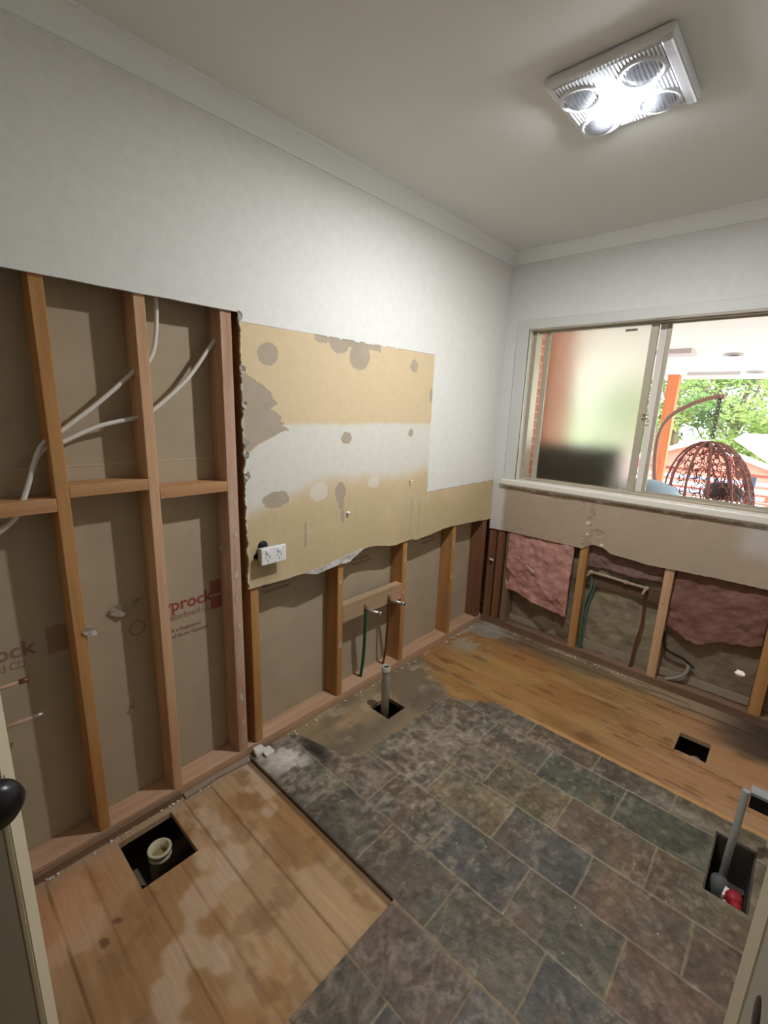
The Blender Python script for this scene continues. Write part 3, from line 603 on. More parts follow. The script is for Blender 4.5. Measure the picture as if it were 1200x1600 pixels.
crumple('insulation_batt', .165, .590, .27, .72, L+.028, .05, M_pink, 'bright pink insulation batt hanging torn out over the left stud bay', 'insulation', sc=8, edge=.018, seed=21, th=.03, step=.008, bot=lambda x: .02*np.sin(x*9)-.07*(x-.35)+.0*x)
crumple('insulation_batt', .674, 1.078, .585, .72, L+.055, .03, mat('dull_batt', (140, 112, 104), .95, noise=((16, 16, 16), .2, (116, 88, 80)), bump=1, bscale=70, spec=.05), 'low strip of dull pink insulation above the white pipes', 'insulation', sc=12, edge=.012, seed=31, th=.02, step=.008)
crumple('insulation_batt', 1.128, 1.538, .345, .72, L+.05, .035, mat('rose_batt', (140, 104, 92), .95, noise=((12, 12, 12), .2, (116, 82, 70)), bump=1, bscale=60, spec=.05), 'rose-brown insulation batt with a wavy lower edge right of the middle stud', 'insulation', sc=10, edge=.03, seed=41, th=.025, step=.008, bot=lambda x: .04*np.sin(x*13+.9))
crumple('insulation_batt', 1.592, 2.29, .345, .72, L+.05, .035, M_pink, 'insulation batt beyond the right edge stud', 'insulation', sc=10, edge=.03, seed=44, th=.025, step=.03)

for x0, x1 in ((.192, .625), (.675, 1.077), (1.127, 1.537)): tag(MB().box(x0, x1, L+.058, L+.064, .052, .098, .001).build('flashing_strip', mat('pale_flashing', (150, 138, 120), .5)), ['pale strip at the foot of the wrap under the hanging pink batt', 'pale strip at the foot of the wrap below the white pipes', 'pale strip at the foot of the wrap below the daylight hole'][int(x0 > .3)+int(x0 > 1)], 'flashing')
# white-painted pipes in the middle bay
o = MB().box(.674, 1.078, L+.03, L+.06, .47, .548, .002).build('pipe_mounting_board', woodmat('dark_board', (104, 82, 62), (84, 66, 50), 0)); tag(o, 'dark timber board behind the white horizontal pipe', 'board')
t = empty('horizontal_pipe', (.85, L+.01, .5), 'white-crusted horizontal water pipe with elbows under the window', 'pipe')
M_crust = mat('crusted_pipe', (176, 160, 138), .6, noise=((30, 30, 30), .2, (140, 116, 92)))
MB().tube([(.705, L+.012, .560), (.80, L+.012, .558), (.92, L+.012, .552), (1.005, L+.012, .548)], .0085, 12).build('pipe', M_crust, t)
for x, z in ((.705, .560), (1.005, .548), (.90, .553)): MB().lathe([(0, -.013), (.011, -.012), (.0125, 0), (.011, .012), (0, .013)], (x, L+.010, z), 14, (1, 0, 0)).build('pipe_joint', M_crust, t)
MB().tube([(1.005, L+.010, .548), (1.002, L-.02, .535), (1.0, L-.035, .522)], .007, 10).build('spout_stub', M_crust, t)
MB().tube([(.70, L+.010, .560), (.690, L-.005, .535)], .007, 10).build('spout_stub', M_crust, t)
cable([(.705, L+.02, .55), (.712, L+.03, .46), (.690, L+.02, .36), (.688, L+.025, .2), (.690, L+.03, .04)], .0075, M_greeng, 'green_pipe', 'greenish corroded pipe dropping beside the stud right of the pink batt', 'pipe')
cable([(.735, L+.03, .50), (.722, L+.04, .42), (.705, L+.035, .32), (.70, L+.04, .18), (.70, L+.045, .04)], .006, M_greeng, 'green_pipe', 'second thinner greenish pipe tucked behind the first under the window', 'pipe')
cable([(1.003, L+.012, .545), (1.008, L+.018, .42), (1.012, L+.018, .33), (.998, L+.02, .2), (.988, L+.025, .04)], .0065, M_copper, 'copper_pipe', 'bowed brown copper pipe dropping left of the pale-topped stud', 'pipe')
cable([(1.13, L+.02, .33), (1.135, L+.02, .25), (1.172, L+.03, .215), (1.235, L+.035, .20), (1.285, L+.04, .165)], .006, M_dark, 'electrical_cable', 'black cable curling over behind the grey conduit', 'cable')
cable([(1.262, L+.035, .175), (1.258, L+.03, .13), (1.225, L+.03, .085), (1.17, L+.03, .05)], .009, mat('grey_conduit', (150, 142, 128), .5), 'electrical_cable', 'thick grey cable bent to the bottom plate in the right bay', 'cable')
scrap2 = MB(); scrap2.poly([(.315, L-.025, .505), (.345, L-.028, .495), (.372, L-.025, .475), (.362, L-.024, .47), (.335, L-.022, .483)], (0, .003, 0)); tag(scrap2.build('plaster_crumb', M_bed), 'white plaster crumb stuck on the hanging pink batt', 'plaster')
b = MB(); b.tube([(.04, L-.018, .48), (.07, L-.02, .475)], .006, 7); tag(b.build('plaster_crumb', M_bed), 'white plaster crumb stuck on the brown corner stud', 'plaster')

# ------------------------------------------------------------------ window
wf = empty('window_1', (.88, L, 1.0), None, None); wf['kind'] = 'structure'
YI = L-.012
def frame_rect(mb, x0, x1, z0, z1, wl_, wr, wb, wt, y0, y1, bev=.002):
    mb.box(x0-wl_, x0, y0, y1, z0-wb, z1+wt, bev); mb.box(x1, x1+wr, y0, y1, z0-wb, z1+wt, bev)
    mb.box(x0, x1, y0, y1, z0-wb, z0, bev); mb.box(x0, x1, y0, y1, z1, z1+wt, bev)
b = MB(); frame_rect(b, WX0, WX1, WZ0, WZ1, .075, .075, .001, .055, YI-.010, YI-.0005, .003); b.build('architrave', mat('wall_colour_gloss', (205, 203, 198), .45), wf)
b = MB(); b.box(WX0-.085, WX1+.085, YI-.030, YI-.0005, 1.014, WZ0-.001, .006); b.box(WX0-.08, WX1+.08, YI-.018, YI-.0005, 1.004, 1.014, .002); b.box(WX0, WX1, YI-.028, L+.05, WZ0-.016, WZ0, .003); b.build('window_sill', M_trim, wf)
b = MB(); b.box(WX0-.012, WX0, YI-.004, L+.06, WZ0, WZ1); b.box(WX1, WX1+.012, YI-.004, L+.06, WZ0, WZ1); b.box(WX0-.012, WX1+.012, YI-.004, L+.06, WZ1, WZ1+.012); b.build('reveal', mat('reveal_paint', (226, 220, 204), .35, spec=.5), wf)
b = MB(); frame_rect(b, WX0+.022, WX1-.022, WZ0+.010, WZ1-.006, .022, .022, .010, .006, L+.05, L+.13)
b.box(WX0, WX1, L+.052, L+.056, WZ0+.010, WZ0+.016); b.box(WX0, WX1, L+.087, L+.091, WZ0+.010, WZ0+.016); b.box(WX0, WX1, L+.087, L+.091, WZ1-.014, WZ1-.006)
b.build('window_frame', M_alu, wf)
ZA, ZB = WZ0+.011, WZ1-.007
M_frost = mat('obscure_glass', (236, 234, 226), .42, trans=1, ior=1.25, spec=.5); M_clear = mat('clear_glass', (255, 255, 255), 0, trans=1, ior=1.01, spec=0)
b = MB(); b.box(.238, .268, L+.062, L+.082, ZA, ZB, .002); b.box(.812, .848, L+.060, L+.084, ZA, ZB, .002); b.box(.268, .812, L+.064, L+.08, ZA, ZA+.006); b.box(.268, .812, L+.064, L+.08, ZB-.006, ZB); ss = b.build('sliding_sash', M_alu, wf)
MB().box(.266, .814, L+.070, L+.074, ZA+.01, ZB-.008).build('frosted_pane', M_frost, ss)
b = MB(); b.box(.882, .900, L+.094, L+.116, ZA, ZB, .002); b.box(.900, WX1-.02, L+.098, L+.112, ZA, ZA+.010); b.box(.900, WX1-.02, L+.098, L+.112, ZB-.006, ZB); os_ = b.build('outer_sash', M_alu, wf)
MB().box(.848, .880, L+.098, L+.104, ZA, ZB).build('white_stile', M_trim, wf)
MB().box(.900, WX1-.022, L+.1035, L+.1055, ZA+.008, ZB-.008).build('clear_pane', M_clear, os_)
MB().box(.685, .745, L+.0685, L+.0695, ZB-.033, ZB-.021).build('glass_sticker', mat('sticker', (120, 114, 104), .6), ss)
t = MB(); t.tube([(.838, L+.058, 1.47), (.838, L+.050, 1.47), (.864, L+.050, 1.47), (.864, L+.058, 1.47)], .0022, 8); t.tube([(.838, L+.058, 1.49), (.838, L+.050, 1.49), (.864, L+.050, 1.49), (.864, L+.058, 1.49)], .0022, 8); t.build('sash_catch', M_dark, ss)

# outer brick skin with the window opening and a small daylight hole
M_brick = bpy.data.materials.new('face_brick'); M_brick.use_nodes = True
N = M_brick.node_tree.nodes; lk = M_brick.node_tree.links; br = N.new('ShaderNodeTexBrick'); tc = N.new('ShaderNodeTexCoord'); mp = N.new('ShaderNodeMapping')
mp.inputs['Rotation'].default_value = (PI/2, 0, 0); lk.new(tc.outputs['Object'], mp.inputs[0]); lk.new(mp.outputs[0], br.inputs[0])
br.inputs['Scale'].default_value = 4.8; br.inputs['Color1'].default_value = (*lin((206, 140, 116)), 1); br.inputs['Color2'].default_value = (*lin((190, 122, 100)), 1); br.inputs['Mortar'].default_value = (*lin((196, 176, 158)), 1)
lk.new(br.outputs[0], N['Principled BSDF'].inputs['Base Color']); N['Principled BSDF'].inputs['Roughness'].default_value = .85
bx = np.array([-3, WX0-.01, WX1+.01, 4.]); 
BX = gl(-3., 5., 9, [WX0-.01, 1.43, 1.53, WX1+.01]); BZ = gl(-.6, 2.45, 9, [.12, .25, WZ0-.03, WZ1+.03])
BP = grid2(BX, BZ, lambda x, z: (x, x*0+L+.14, z)); kb = full(BP)
for i in range(len(BX)-1):
    for j in range(len(BZ)-1):
        cxm, czm = (BX[i]+BX[i+1])/2, (BZ[j]+BZ[j+1])/2
        if WX0-.01 < cxm < WX1+.01 and WZ0-.03 < czm < WZ1+.03: kb[i, j] = False
        if 1.43 < cxm < 1.53 and .12 < czm < .25: kb[i, j] = False
tag(sheet('wall_outer', [(BP, kb)], (0, .11, 0), M_brick), kind='structure')

tag(MB().lathe([(0, -.02), (.14, -.02), (.16, -.005), (.16, .0), (0, .0)], (1.1, -1.15, 2.399), 30).build('hall_dummy_fitting', M_white), 'added unlit white disc above the hall fill light, out of view', 'added fitting')  # unlit disc added only to dress the unseen hall fill light
# ------------------------------------------------------------------ ceiling heat lamp unit
hx0, hx1, hy0, hy1 = .803, 1.130, 1.375, 1.700
hp = empty('bathroom_heater_light', ((hx0+hx1)/2, (hy0+hy1)/2, 2.36), 'white square ceiling heater with four heat lamps around a lit centre lamp', 'ceiling heater')
b = MB(); b.box(hx0, hx1, hy0, hy1, 2.374, 2.3995, .010); b.build('housing', M_white, hp)
bl = [(.872, 1.478), (1.035, 1.470), (1.040, 1.628), (.876, 1.637)]
b = MB()
xv = hx0+.020
while xv < hx1-.040:
    b.box(xv, xv+.0045, hy0+.018, hy1-.018, 2.3690, 2.376); xv += .0092
b.build('vent_grille', M_white, hp)
MB().box(hx1-.034, hx1-.006, hy0+.006, hy1-.006, 2.3655, 2.378, .006).build('side_band', mat('chromed_plastic', (222, 224, 230), .2, metal=.4), hp)
for x, y in bl:
    o = MB().lathe([(.040, .008), (.060, .008), (.061, .0), (.058, -.006), (.050, -.008), (.047, -.004), (.044, .006)], (x, y, 2.372), 36).build('lamp_ring', M_white, hp)
    hpr = o
    MB().lathe([(0, -.016), (.020, -.014), (.034, -.006), (.042, .006), (.044, .012)], (x, y, 2.366), 32).build('heat_bulb', mat('heat_bulb_glass', (215, 218, 226), .07, trans=.75, ior=1.3, spec=.6), hpr)
    MB().lathe([(0, .006), (.016, .0055), (.017, .001), (.023, .0), (.030, .003), (.036, .006)], (x, y, 2.3725), 28).build('reflector', M_mirror, hpr)
MB().lathe([(0, -.012), (.022, -.010), (.036, -.001), (.040, .010)], (.957, 1.555, 2.3655), 32).build('centre_lamp', M_led, hp)

# ------------------------------------------------------------------ waste pipes, vent, pit
p = empty('standing_waste_pipe', (.2, 1.492, 0), 'grey plastic waste pipe standing up through the floor by the left wall', 'pipe')
MB().lathe([(.0165, .20), (.0165, -.25), (.0205, -.25), (.0205, .212), (.0205, .215), (.0235, .218), (.0235, .226), (.020, .230), (.020, .246), (.0165, .246), (.0165, .20)], (.2, 1.492, 0), 28).build('pipe', M_pvc, p)
MB().lathe([(0, .235), (.0164, .235)], (.2, 1.492, 0), 20).build('pipe_bore', M_dark, p)
p = empty('floor_drain_pipe', (.115, .42, -.3), 'round yellowed drain pipe end inside the square hole in the boards', 'pipe')
MB().lathe([(.0305, -.09), (.0305, -.24), (.035, -.24), (.035, -.075), (.0375, -.073), (.0375, -.066), (.035, -.064), (.035, -.052), (.0395, -.050), (.0395, -.041), (.036, -.039), (.0305, -.040), (.0305, -.09)], (.118, .422, 0), 32).build('pipe_end', mat('yellowed_pvc', (196, 186, 158), .5), p)
MB().lathe([(0, -.075), (.0298, -.075)], (.118, .422, 0), 28).build('pipe_bore', mat('drain_inside', (138, 126, 92), .6), p)
b = MB(); b.tube([(.19, .46, -.14), (.30, .52, -.08)], .028, 14); tag(b.build('buried_pipe', M_pvc), 'grey pipe passing under the corner of the square floor hole', 'pipe')
# underfloor enclosure added to shut outdoor light out of the floor holes
mb = MB(); mb.box(-.42, -.38, -.5, L+.13, -.42, -.025); mb.box(2.36, 2.4, -.5, L+.13, -.42, -.025); mb.box(-.4, 2.4, -.52, -.48, -.42, -.025); mb.box(-.4, 2.4, L+.10, L+.135, -.42, -.003); mb.box(-.4, -.1, -.5, L+.12, -.03, -.02); mb.box(2.3, 2.4, -.5, L+.12, -.03, -.02); tag(mb.build('underfloor_light_screen', M_soil), kind='structure')
b = MB(); b.box(1.330, 1.440, 2.2385, 2.243, -.075, -.002); b.box(1.325, 1.4, 2.24, 2.27, -.06, -.055, .001, .004); tag(b.build('duct_liner', mat('pale_duct', (178, 172, 164), .5)), 'pale torn duct lining showing inside the small floor vent cut-out', 'duct liner')
b = MB(); b.lathe([(0, .022), (.02, .018), (.030, .0), (.025, -.02)], (1.405, 2.285, -.05), 9); tag(b.build('rubble_lump', mat('rubble', (130, 118, 106), .9, bump=.7)), 'grey rubble lump inside the small floor vent cut-out', 'rubble')
# pit in the slate with its frame, conduit and red valve
b = MB()
for (x0, x1, y0, y1) in ((1.5345, 1.539, 1.561, 1.845), (1.647, 1.6515, 1.561, 1.845), (1.539, 1.647, 1.561, 1.566), (1.539, 1.647, 1.840, 1.845)): b.box(x0, x1, y0, y1, -.16, .008)
b.box(1.5345, 1.6515, 1.561, 1.845, -.165, -.16); tag(b.build('service_pit_box', mat('dark_box', (78, 70, 62), .8)), 'dark rectangular service box sunk into the slate at the right edge', 'service pit')
b = MB(); b.lathe([(0, .03), (.018, .028), (.024, .015), (.026, -.05), (0, -.05)], (1.615, 1.625, -.03), 18); b.lathe([(0, .028), (.014, .026), (.018, .0), (.018, -.04)], (1.622, 1.592, -.03), 14); tag(b.build('red_valve', mat('red_plastic', (150, 36, 44), .5)), 'red plastic valve in the service box', 'valve')
b = MB(); b.box(1.585, 1.603, 1.62, 1.66, -.07, -.022, .003, .004); b.box(1.59, 1.602, 1.585, 1.612, -.07, -.03, .003, .003); tag(b.build('white_fitting', M_bed), 'white fitting between the grey lump and the red valve', 'fitting')
b = MB(); b.lathe([(0, .035), (.022, .03), (.034, .005), (.036, -.06)], (1.572, 1.68, -.055), 16); tag(b.build('pipe_coupling', mat('grey_rubber', (88, 88, 84), .6)), 'rounded grey pipe coupling inside the service box', 'pipe fitting')
b = MB(); b.tube(bez([(1.578, 1.775, -.12), (1.580, 1.778, .03), (1.583, 1.783, .10), (1.584, 1.80, .20), (1.586, 1.808, .252)]), .0115, 14); tag(b.build('conduit_riser', mat('grey_conduit_2', (158, 156, 152), .5)), 'grey conduit rising from the service box at the right edge', 'conduit')
cb = empty('black_cover_box', (1.66, 1.83, .17), 'black box with a grey top rail beside the conduit at the right edge', 'box')
MB().box(1.60, 1.72, 1.818, 1.85, .185, .238, .003).build('box_body', M_black, cb); MB().box(1.596, 1.725, 1.812, 1.856, .238, .252, .003).build('top_rail', mat('grey_rail', (146, 148, 148), .45), cb)

# debris along the plates
dm = MB(); 
for i in range(120):
    y = rnd.uniform(.05, 2.6); x = abs(rnd.gauss(0, .012))+.012; s_ = rnd.uniform(.0015, .004)
    if .32 < y < .5 and x > .035: continue
    dm.box(x-s_, x+s_, y-s_, y+s_, .0008, .001+s_*1.3, 0, s_*.35)
for i in range(60):
    x = rnd.uniform(.03, 1.0); y = L-.012-abs(rnd.gauss(0, .02)); s_ = rnd.uniform(.001, .003); dm.box(x-s_, x+s_, y-s_, y+s_, .0008, .001+s_*1.3, 0, s_*.35)
for i in range(25):
    x = rnd.uniform(.4, 1.5); y = rnd.uniform(.9, 1.9); s_ = rnd.uniform(.0008, .0018); dm.box(x-s_, x+s_, y-s_, y+s_, .013, .014+s_*1.3, 0, s_*.35)
tag(dm.build('plaster_crumbs', M_bed), 'scattered white plaster crumbs on the floor along the walls', 'debris', kind='stuff')
b = MB(); b.box(.010, .05, .862, .905, .012, .04, .006, .008); b.box(.035, .075, .885, .93, .012, .028, .005, .006); tag(b.build('mortar_lump', M_bed), 'whitish mortar lump where the slate meets the plaster-smeared stud', 'rubble')
# mortar bed strip against the plate, left of the slate
b = MB(); b.poly([(.002, .56, .001), (.03, .56, .001), (.022, .70, .001), (.035, .83, .001), (.002, .86, .001)], (0, 0, .008)); tag(b.build('mortar_strip', mat('grey_mortar', (146, 130, 114), .9, bump=.6)), 'thin grey mortar strip at the foot of the plate between the tall bays', 'mortar')
b = MB(); b.box(.001, .014, -.34, .55, .001, .030, .002); tag(b.build('skirting_batten', woodmat('grey_batten', (140, 112, 88), (112, 86, 64), 1)), 'rough timber batten on the floor along the plate, behind the square hole', 'batten')

# ------------------------------------------------------------------ door leaves near the camera
M_door = mat('door_paint', (166, 162, 146), .45, spec=.4); M_edge = mat('door_edge_gloss', (206, 196, 170), .3, spec=.5)
def leaf(name, p1, hinge, th, side, kz, kn):
    """free edge point p1, hinge point; thickness to 'side'"""
    p1 = Vector((*p1, 0)); h = Vector((*hinge, 0)); d = (p1-h).normalized(); n = Vector((d.y, -d.x, 0))*side
    e = empty(name, (h.x, h.y, 0), None, None); e['kind'] = 'structure'
    def prism(a, b_, z0, z1, o0, o1, nm, m):
        q = MB(); pts = [a+n*o0, b_+n*o0, b_+n*o1, a+n*o1]; q.poly([(v.x, v.y, z0) for v in pts], (0, 0, z1-z0)); bmesh.ops.bevel(q.b, geom=q.b.edges[:], offset=.002, segments=2, affect='EDGES'); return q.build(nm, m, e)
    prism(h, p1-d*.008, .012, 2.04, 0, th, 'door_panel', M_door); prism(p1-d*.009, p1, .012, 2.04, -.0, th, 'door_edge_strip', M_edge)
    kc = Vector((*kn, kz)); base = (p1-d*.02)+n*th; base.z = kz; ax = (kc-base).normalized(); ln = (kc-base).length
    MB().lathe([(0, 0), (.022, 0), (.022, .004), (.009, .006), (.009, ln-.02), (.022, ln-.018), (.033, ln-.004), (.034, ln+.006), (.026, ln+.020), (0, ln+.026)], base, 28, tuple(ax)).build('door_knob', M_black, e)
leaf('door_1', (.760, .035), (.567, -.35), .040, 1, .965, (.835, .002))
p = empty('door_2', (1.64, -.35, 0), None, None); p['kind'] = 'structure'
q = MB(); q.poly([(1.5835, .536, .012), (1.615, -.34, .012), (1.650, -.34, .012), (1.6185, .538, .012)], (0, 0, 2.03)); q.build('door_panel', M_door, p)
q = MB(); q.poly([(1.5812, .540, .012), (1.5845, .470, .012), (1.588, .470, .012), (1.6185, .545, .012)], (0, 0, 2.03)); q.build('door_edge_strip', M_edge, p)
MB().lathe([(0, 0), (.020, 0), (.020, .003), (.008, .005), (.008, .010), (.026, .014), (.029, .024), (.022, .034), (0, .036)], (1.622, .40, 1.0), 24, (-1, -.08, 0)).build('door_knob', M_black, p)

# ------------------------------------------------------------------ outside
tag(MB().box(-4, 6, L+.25, 7.2, -.25, -.15).build('patio_deck', mat('deck', (190, 190, 192), .7)), 'pale patio deck outside the window', 'deck')
tag(MB().box(-60, 60, 7.2, 90, -2.1, -2.0).build('ground_outside', mat('lawn', (150, 168, 110), .9)), kind='structure')
b = MB(); b.poly([(-4, L+.2, 2.36), (6, L+.2, 2.36), (6, 7.15, 1.965), (-4, 7.15, 1.965)], (0, 0, .06)); b.box(-4, 6, 7.1, 7.2, 1.955, 2.15)
M_soff = mat('soffit_white', (236, 232, 228), .7); tag(b.build('patio_ceiling', M_soff), 'white sloping patio ceiling outside the window', 'patio ceiling')
def sofz(y): return 2.36-(y-L-.2)*(2.36-1.965)/(7.15-L-.2)
for x, y, s_, kind in ((.38, 5.55, .18, 'v'), (.82, 5.75, .10, 'd'), (.93, 6.75, .10, 'd')):
    if kind == 'v':
        v = empty('ceiling_vent', (x, y, sofz(y)-.02), 'square vent with a round grille in the patio ceiling', 'vent')
        MB().box(x-.17, x+.15, y-.16, y+.16, sofz(y+.16)-.015, sofz(y)+.02, .004).build('vent_frame', mat('vent_frame_m', (196, 186, 186), .5), v)
        MB().lathe([(0, 0), (.03, -.004), (.07, -.002), (.10, -.006), (.115, .012)], (x-.02, y, sofz(y+.1)-.010), 26).build('vent_grille', mat('vent_grille_m', (140, 124, 122), .6), v)
    else: tag(MB().lathe([(.045, .0), (.07, -.004), (.085, .0), (.085, .02)], (x, y, sofz(y)-.012), 28).build('downlight', mat('downlight_ring', (176, 172, 172), .5)), ['round downlight ring near the vent in the patio ceiling', 'round downlight ring close to the outer edge of the patio ceiling'][x > .9], 'downlight')
tag(MB().box(.28, .80, 6.7, 6.78, sofz(6.78)-.03, sofz(6.7)+.01, .004).build('strip_fitting', mat('fitting_m', (190, 186, 186), .5)), 'long thin fitting near the outer edge of the patio ceiling', 'ceiling fitting')
b = MB(); b.box(.05, .175, 6.85, 6.98, -.15, 2.0, .004); tag(b.build('patio_post', woodmat('orange_post', (216, 134, 92), (200, 116, 76), 2)), 'orange timber post holding the patio ceiling', 'post')
# balustrade
r = empty('balustrade', (1., 7.05, -.15), 'red-brown timber rail with thin white wires at the edge of the patio', 'balustrade')
M_red = mat('red_timber', (200, 124, 110), .7); MB().box(-3, 5, 7.0, 7.06, .80, .84, .003).build('top_rail', M_red, r)
MB().box(1.05, 1.13, 7.0, 7.06, -.15, .80, .003).build('baluster_post', mat('blue_post', (92, 116, 150), .6), r)
for z in (.05, .2, .35, .5, .65): MB().tube([(-3, 7.03, z), (5, 7.03, z)], .005, 6).build('wire', mat('white_wire', (240, 240, 240), .4), r)
# dark covered barbecue close behind the frosted pane, and the red-brown brick return beside it
g = empty('covered_barbecue', (.33, L+.55, -.15), 'dark shape of a covered barbecue blurred behind the frosted pane', 'barbecue')
MB().box(-.15, .64, L+.36, L+.58, -.15, 1.27, .04).build('cover', mat('dark_cover', (92, 96, 92), .8), g)
tag(MB().box(-.45, .02, L+.66, L+1.15, -.15, 2.24).build('brick_pier', M_brick), 'red-brown brick wall blurred behind the left of the frosted pane', 'brick wall')
# blue-grey dome of a covered table
tag(MB().lathe([(0, 0), (.12, -.01), (.22, -.05), (.28, -.12), (.30, -.3), (.30, -1.1)], (.60, 4.1, .985), 28).build('covered_table', mat('blue_cover', (150, 176, 198), .6)), 'pale blue rounded cover at the lower left of the open window', 'cover')

# hanging egg chair
Y0 = 5.0
st = empty('egg_chair_stand', (.55, Y0, -.15), 'curved taupe steel stand holding the hanging egg chair on the patio', 'chair stand')
M_std = mat('taupe_steel', (160, 132, 118), .45, metal=.2)
P_ = [(.75, Y0+.25, -.14), (.62, Y0+.1, .2), (.565, Y0, .57), (.475, Y0, .90), (.445, Y0, 1.182), (.462, Y0, 1.365), (.535, Y0, 1.498), (.673, Y0, 1.595), (.786, Y0, 1.647), (.882, Y0, 1.671)]
MB().tube(bez(P_, 8), .020, 12).build('curved_post', M_std, st)
MB().lathe([(.45, 0), (.45, .03), (.41, .03), (.41, 0), (.45, 0)], (.85, Y0, -.15), 40).build('base_ring', M_std, st)
MB().lathe([(0, 0), (.024, 0), (.024, .03), (0, .03)], (.882, Y0, 1.665), 12, (1, 0, .2)).build('end_cap', M_std, st)
ec = empty('hanging_egg_chair', (.90, Y0, .3), 'brown woven wicker egg chair hanging from a chain', 'hanging chair')
b = MB(); z = 1.655; k = 0
while z > 1.30:
    a = Vector((.014, 0, 0)) if k % 2 else Vector((0.004, .014, 0)); c = Vector((.878, Y0, z))
    b.tube([c+a*math.cos(t)+Vector((0, 0, .020*math.sin(t))) for t in [i*PI/4 for i in range(8)]],   .0055, 6, closed=True); z -= .030; k += 1
b.build('chain', mat('chain_steel', (90, 86, 78), .5), ec)
M_wick = mat('brown_wicker', (136, 96, 88), .7)
CC = Vector((.93, Y0, .70)); RX, RZ, RB = .345, .575, .42
def egg(th, ph):   # ph from 0 (top) to pi (bottom)
    s_ = math.sin(ph)**.9 if ph < PI/2 else math.sin(ph); c = math.cos(ph)
    top = CC+Vector((-.055*max(c, 0), 0, 0)); return top+Vector((RX*s_*math.cos(th), RX*s_*math.sin(th), (RZ if c > 0 else RB)*c))
b = MB()
for i in range(12):
    th = i*2*PI/12+.15; top = PI/2 if True else 0
    open_ = (math.pi*1.05 < th < math.pi*1.85)
    b.tube([egg(th, p_*PI/16) for p_ in range(0, 17)], .0085 if not open_ else .011, 7)
b.build('basket_ribs', M_wick, ec)
b = MB()
for i in range(800):
    th = rnd.uniform(-.55*PI+.3, PI*.92); ph = rnd.uniform(.32, 2.4); a = rnd.uniform(0, 2*PI); ln = rnd.uniform(.10, .24)
    pts = [egg(th+math.cos(a+k*.35)*ln*k/4/max(.35, math.sin(ph)), min(2.8, max(.15, ph+math.sin(a+k*.35)*ln*k/4))) for k in range(5)]
    b.tube(pts, .0048, 4, caps=False)
for i in range(260):
    th = rnd.uniform(0, 2*PI); ph = rnd.uniform(1.72, 2.9); a = rnd.uniform(0, 2*PI); ln = rnd.uniform(.12, .28)
    pts = [egg(th+math.cos(a+k*.35)*ln*k/4/max(.35, math.sin(ph)), min(3.0, max(1.6, ph+math.sin(a+k*.35)*ln*k/4))) for k in range(5)]
    b.tube(pts, .005, 4, caps=False)
w_ = b.build('basket_weave', M_wick, ec)
MB().tube([egg(t*2*PI/32, 1.62) for t in range(32)], .018, 8, closed=True).build('basket_rim', M_wick, ec)
MB().box(.66, 1.13, Y0-.32, Y0-.24, .735, .80, .02).build('front_bar', mat('rim_brown', (120, 84, 74), .6), ec)
o = MB().lathe([(0, .09), (.08, .085), (.13, .05), (.15, 0), (.13, -.05), (0, -.07)], (1.03, Y0+.02, .83), 20).build('cushion', mat('dark_cushion', (74, 64, 66), .8), ec)

# neighbouring houses
M_tileroof = mat('red_tile_roof', (208, 130, 112), .8, noise=((4, 4, 4), .2, (196, 116, 98))); M_wht = mat('white_fascia', (238, 238, 238), .6); M_roofw = mat('white_metal_roof', (238, 240, 242), .5)
n1 = empty('neighbour_house', (-.1, 13, -2), 'red-roofed neighbouring house with white fascias beyond the patio', 'house')
MB().box(-2.6, 2.4, 12.2, 12.85, -2, -.05).build('house_wall', mat('red_wall', (214, 140, 122), .8), n1)
b = MB(); b.poly([(-2.9, 12.0, -.1), (-.25, 12.0, .92), (2.7, 12.0, -.1)], (0, .9, 0)); b.build('roof', M_tileroof, n1)
b = MB(); b.poly([(-2.9, 11.9, -.12), (-.25, 11.9, .93), (2.7, 11.9, -.12), (2.7, 11.9, -.02), (-.25, 11.9, 1.03), (-2.9, 11.9, -.02)], (0, .1, 0)); b.build('fascia', M_wht, n1)
MB().box(-2.8, 2.6, 11.6, 11.9, .02, .09).build('gutter', M_wht, n1)
n2 = empty('white_roofed_house', (2.4, 15, -2), 'white metal-roofed house at the right beyond the patio', 'house')
MB().box(.9, 6, 13.3, 15, -2, .15).build('house_wall', mat('cream_wall', (226, 214, 200), .8), n2)
b = MB(); b.poly([(.2, 13.3, 1.0), (6.5, 13.3, 1.0), (6.5, 12.95, .30), (1.3, 12.95, .30)], (0, 2, .1)); b.build('roof', M_roofw, n2)
pl = empty('blue_pool_cover', (.3, 9.3, .0), 'blue and white striped cover below the neighbouring roof', 'cover')
for i in range(5):
    MB().box(-2.2, 1.15, 8.6+i*.28, 8.84+i*.28, .05+i*.085, .09+i*.085, .01).build('cover_slat', mat('blue_slat', (136, 150, 180), .6) if i % 2 == 0 else M_wht, pl)
MB().box(-2.2, 1.15, 8.55, 10.0, -2.0, .04).build('cover_base', mat('blue_base', (96, 116, 150), .7), pl)

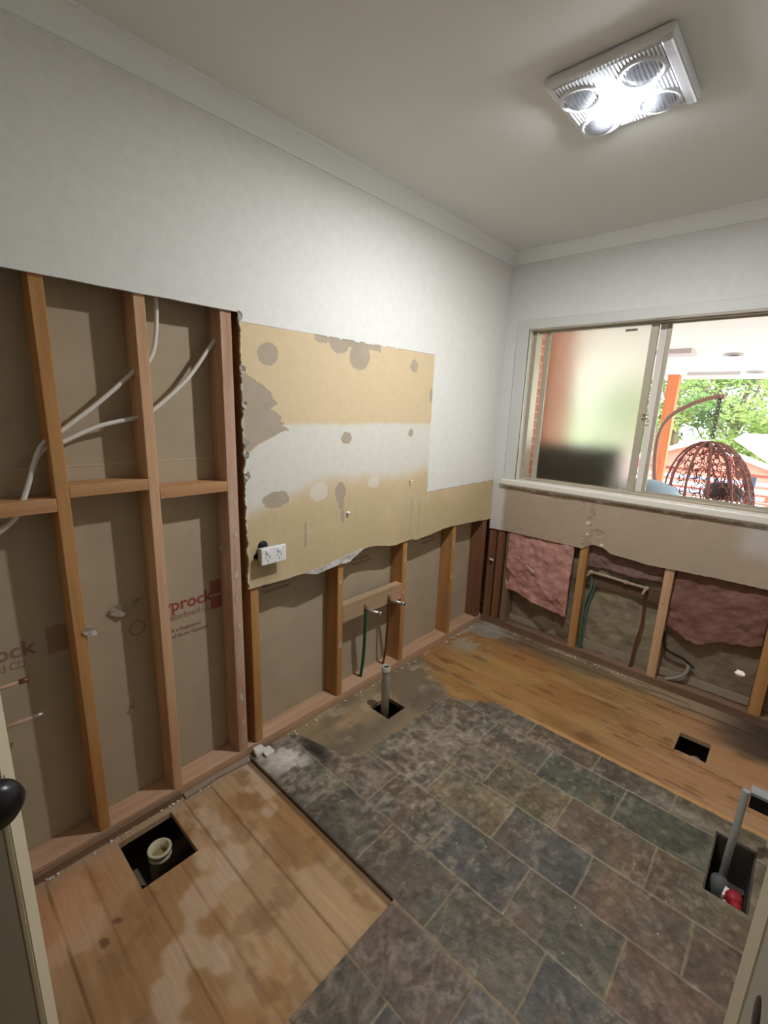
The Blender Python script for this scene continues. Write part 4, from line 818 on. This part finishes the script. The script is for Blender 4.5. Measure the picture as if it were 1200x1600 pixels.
# trees behind the houses
M_bark = mat('bark', (150, 134, 116), .9, bump=.6); 
GR = [mat('leaf_pale', (138, 164, 96), .6), mat('leaf_mid', (118, 146, 92), .6), mat('leaf_grey', (136, 156, 124), .6), mat('leaf_light', (162, 182, 116), .6)]
for g_ in GR:
    p_ = g_.node_tree.nodes['Principled BSDF']; tr = g_.node_tree.nodes.new('ShaderNodeBsdfTranslucent'); mx = g_.node_tree.nodes.new('ShaderNodeMixShader'); out = [n for n in g_.node_tree.nodes if n.type == 'OUTPUT_MATERIAL'][0]
    tr.inputs[0].default_value = p_.inputs['Base Color'].default_value; mx.inputs[0].default_value = .45
    g_.node_tree.links.new(p_.outputs[0], mx.inputs[1]); g_.node_tree.links.new(tr.outputs[0], mx.inputs[2]); g_.node_tree.links.new(mx.outputs[0], out.inputs[0])
def tree(x, y, h, w, m, label, seed):
    r = random.Random(seed); t = empty('tree', (x, y, -2), label, 'tree', 'trees beyond the neighbouring houses')
    b = MB(); tips = []
    b.tube(bez([(x, y, -2), (x+r.uniform(-.2, .2), y, 0), (x+r.uniform(-.4, .4), y, h*.5)], 6), [.16*(1-i/20) for i in range(13)], 8)
    for i in range(9):
        a = r.uniform(0, 2*PI); z0 = r.uniform(-1.2, h*.3); q = [(x, y, z0), (x+w*.35*math.cos(a), y+w*.35*math.sin(a), z0+.8), (x+w*.75*math.cos(a), y+w*.7*math.sin(a), z0+r.uniform(1.4, 2.6))]
        b.tube(bez(q, 5), [.06*(1-k/16) for k in range(11)], 6); tips.append(q[-1])
    b.build('trunk_and_branches', M_bark, t)
    n = 8500; V = []; F = []
    cl = [(x+r.gauss(0, w*.55), y+r.gauss(0, w*.5), r.uniform(-1.6, h*.85), r.uniform(.35, .9)) for _ in range(34)]+[(*q, .7) for q in tips]
    for i in range(n):
        c = cl[r.randrange(len(cl))]; d = Vector((r.gauss(0, 1), r.gauss(0, 1), r.gauss(0, 1))).normalized()*c[3]*r.uniform(.6, 1.05)
        p_ = Vector(c[:3])+Vector((d.x, d.y, d.z*.7)); s_ = r.uniform(.05, .11); u = Vector((r.gauss(0, 1), r.gauss(0, 1), r.gauss(0, .6))).normalized(); v = u.cross(Vector((r.gauss(0, 1), r.gauss(0, 1), r.gauss(0, 1)))).normalized()
        k = len(V); V += [p_-u*s_, p_+v*s_*.45, p_+u*s_, p_-v*s_*.45]; F.append((k, k+1, k+2, k+3))
    me = bpy.data.meshes.new('foliage'); me.from_pydata([tuple(v) for v in V], [], F); objraw('foliage', me, m, t)
for i, (x, y, h, w, g_, lab) in enumerate(((-4.2, 19, 5.5, 1.8, 1, 'mid-green tree at the far left, beside the window mullion'), (-2.2, 20, 6, 1.9, 3, 'light green tree left of the hanging chair chain'), (-.6, 22, 6.5, 2.0, 2, 'grey-green tree right behind the hanging chair chain'), (1.0, 19.5, 5.5, 1.8, 3, 'yellow-green tree above the white roof'), (2.8, 22, 6, 2.2, 0, 'bright green tree at the right side of the open window'), (-3.4, 25, 8, 2.6, 2, 'tall hazy tree behind the orange post'), (.6, 27, 8, 2.8, 0, 'tall hazy tree in the background behind the white roof'), (4.2, 26, 8, 2.8, 1, 'tall background tree beyond the right edge'), (-6.5, 24, 7, 2.5, 0, 'background tree seen through the gap beside the mullion'), (-8.5, 20, 7, 2.5, 2, 'tree added to cover bright sky behind the middle of the frosted pane'), (-11.5, 23, 8, 2.8, 1, 'tree added to cover bright sky behind the left of the frosted pane'), (-13.5, 19, 7, 2.8, 2, 'tree added to cover bright sky, hidden behind the brick pier outside'))):
    tree(x, y, h, w, GR[g_], lab, 100+i)  # last three trees added to cover blown-out sky behind the frosted pane
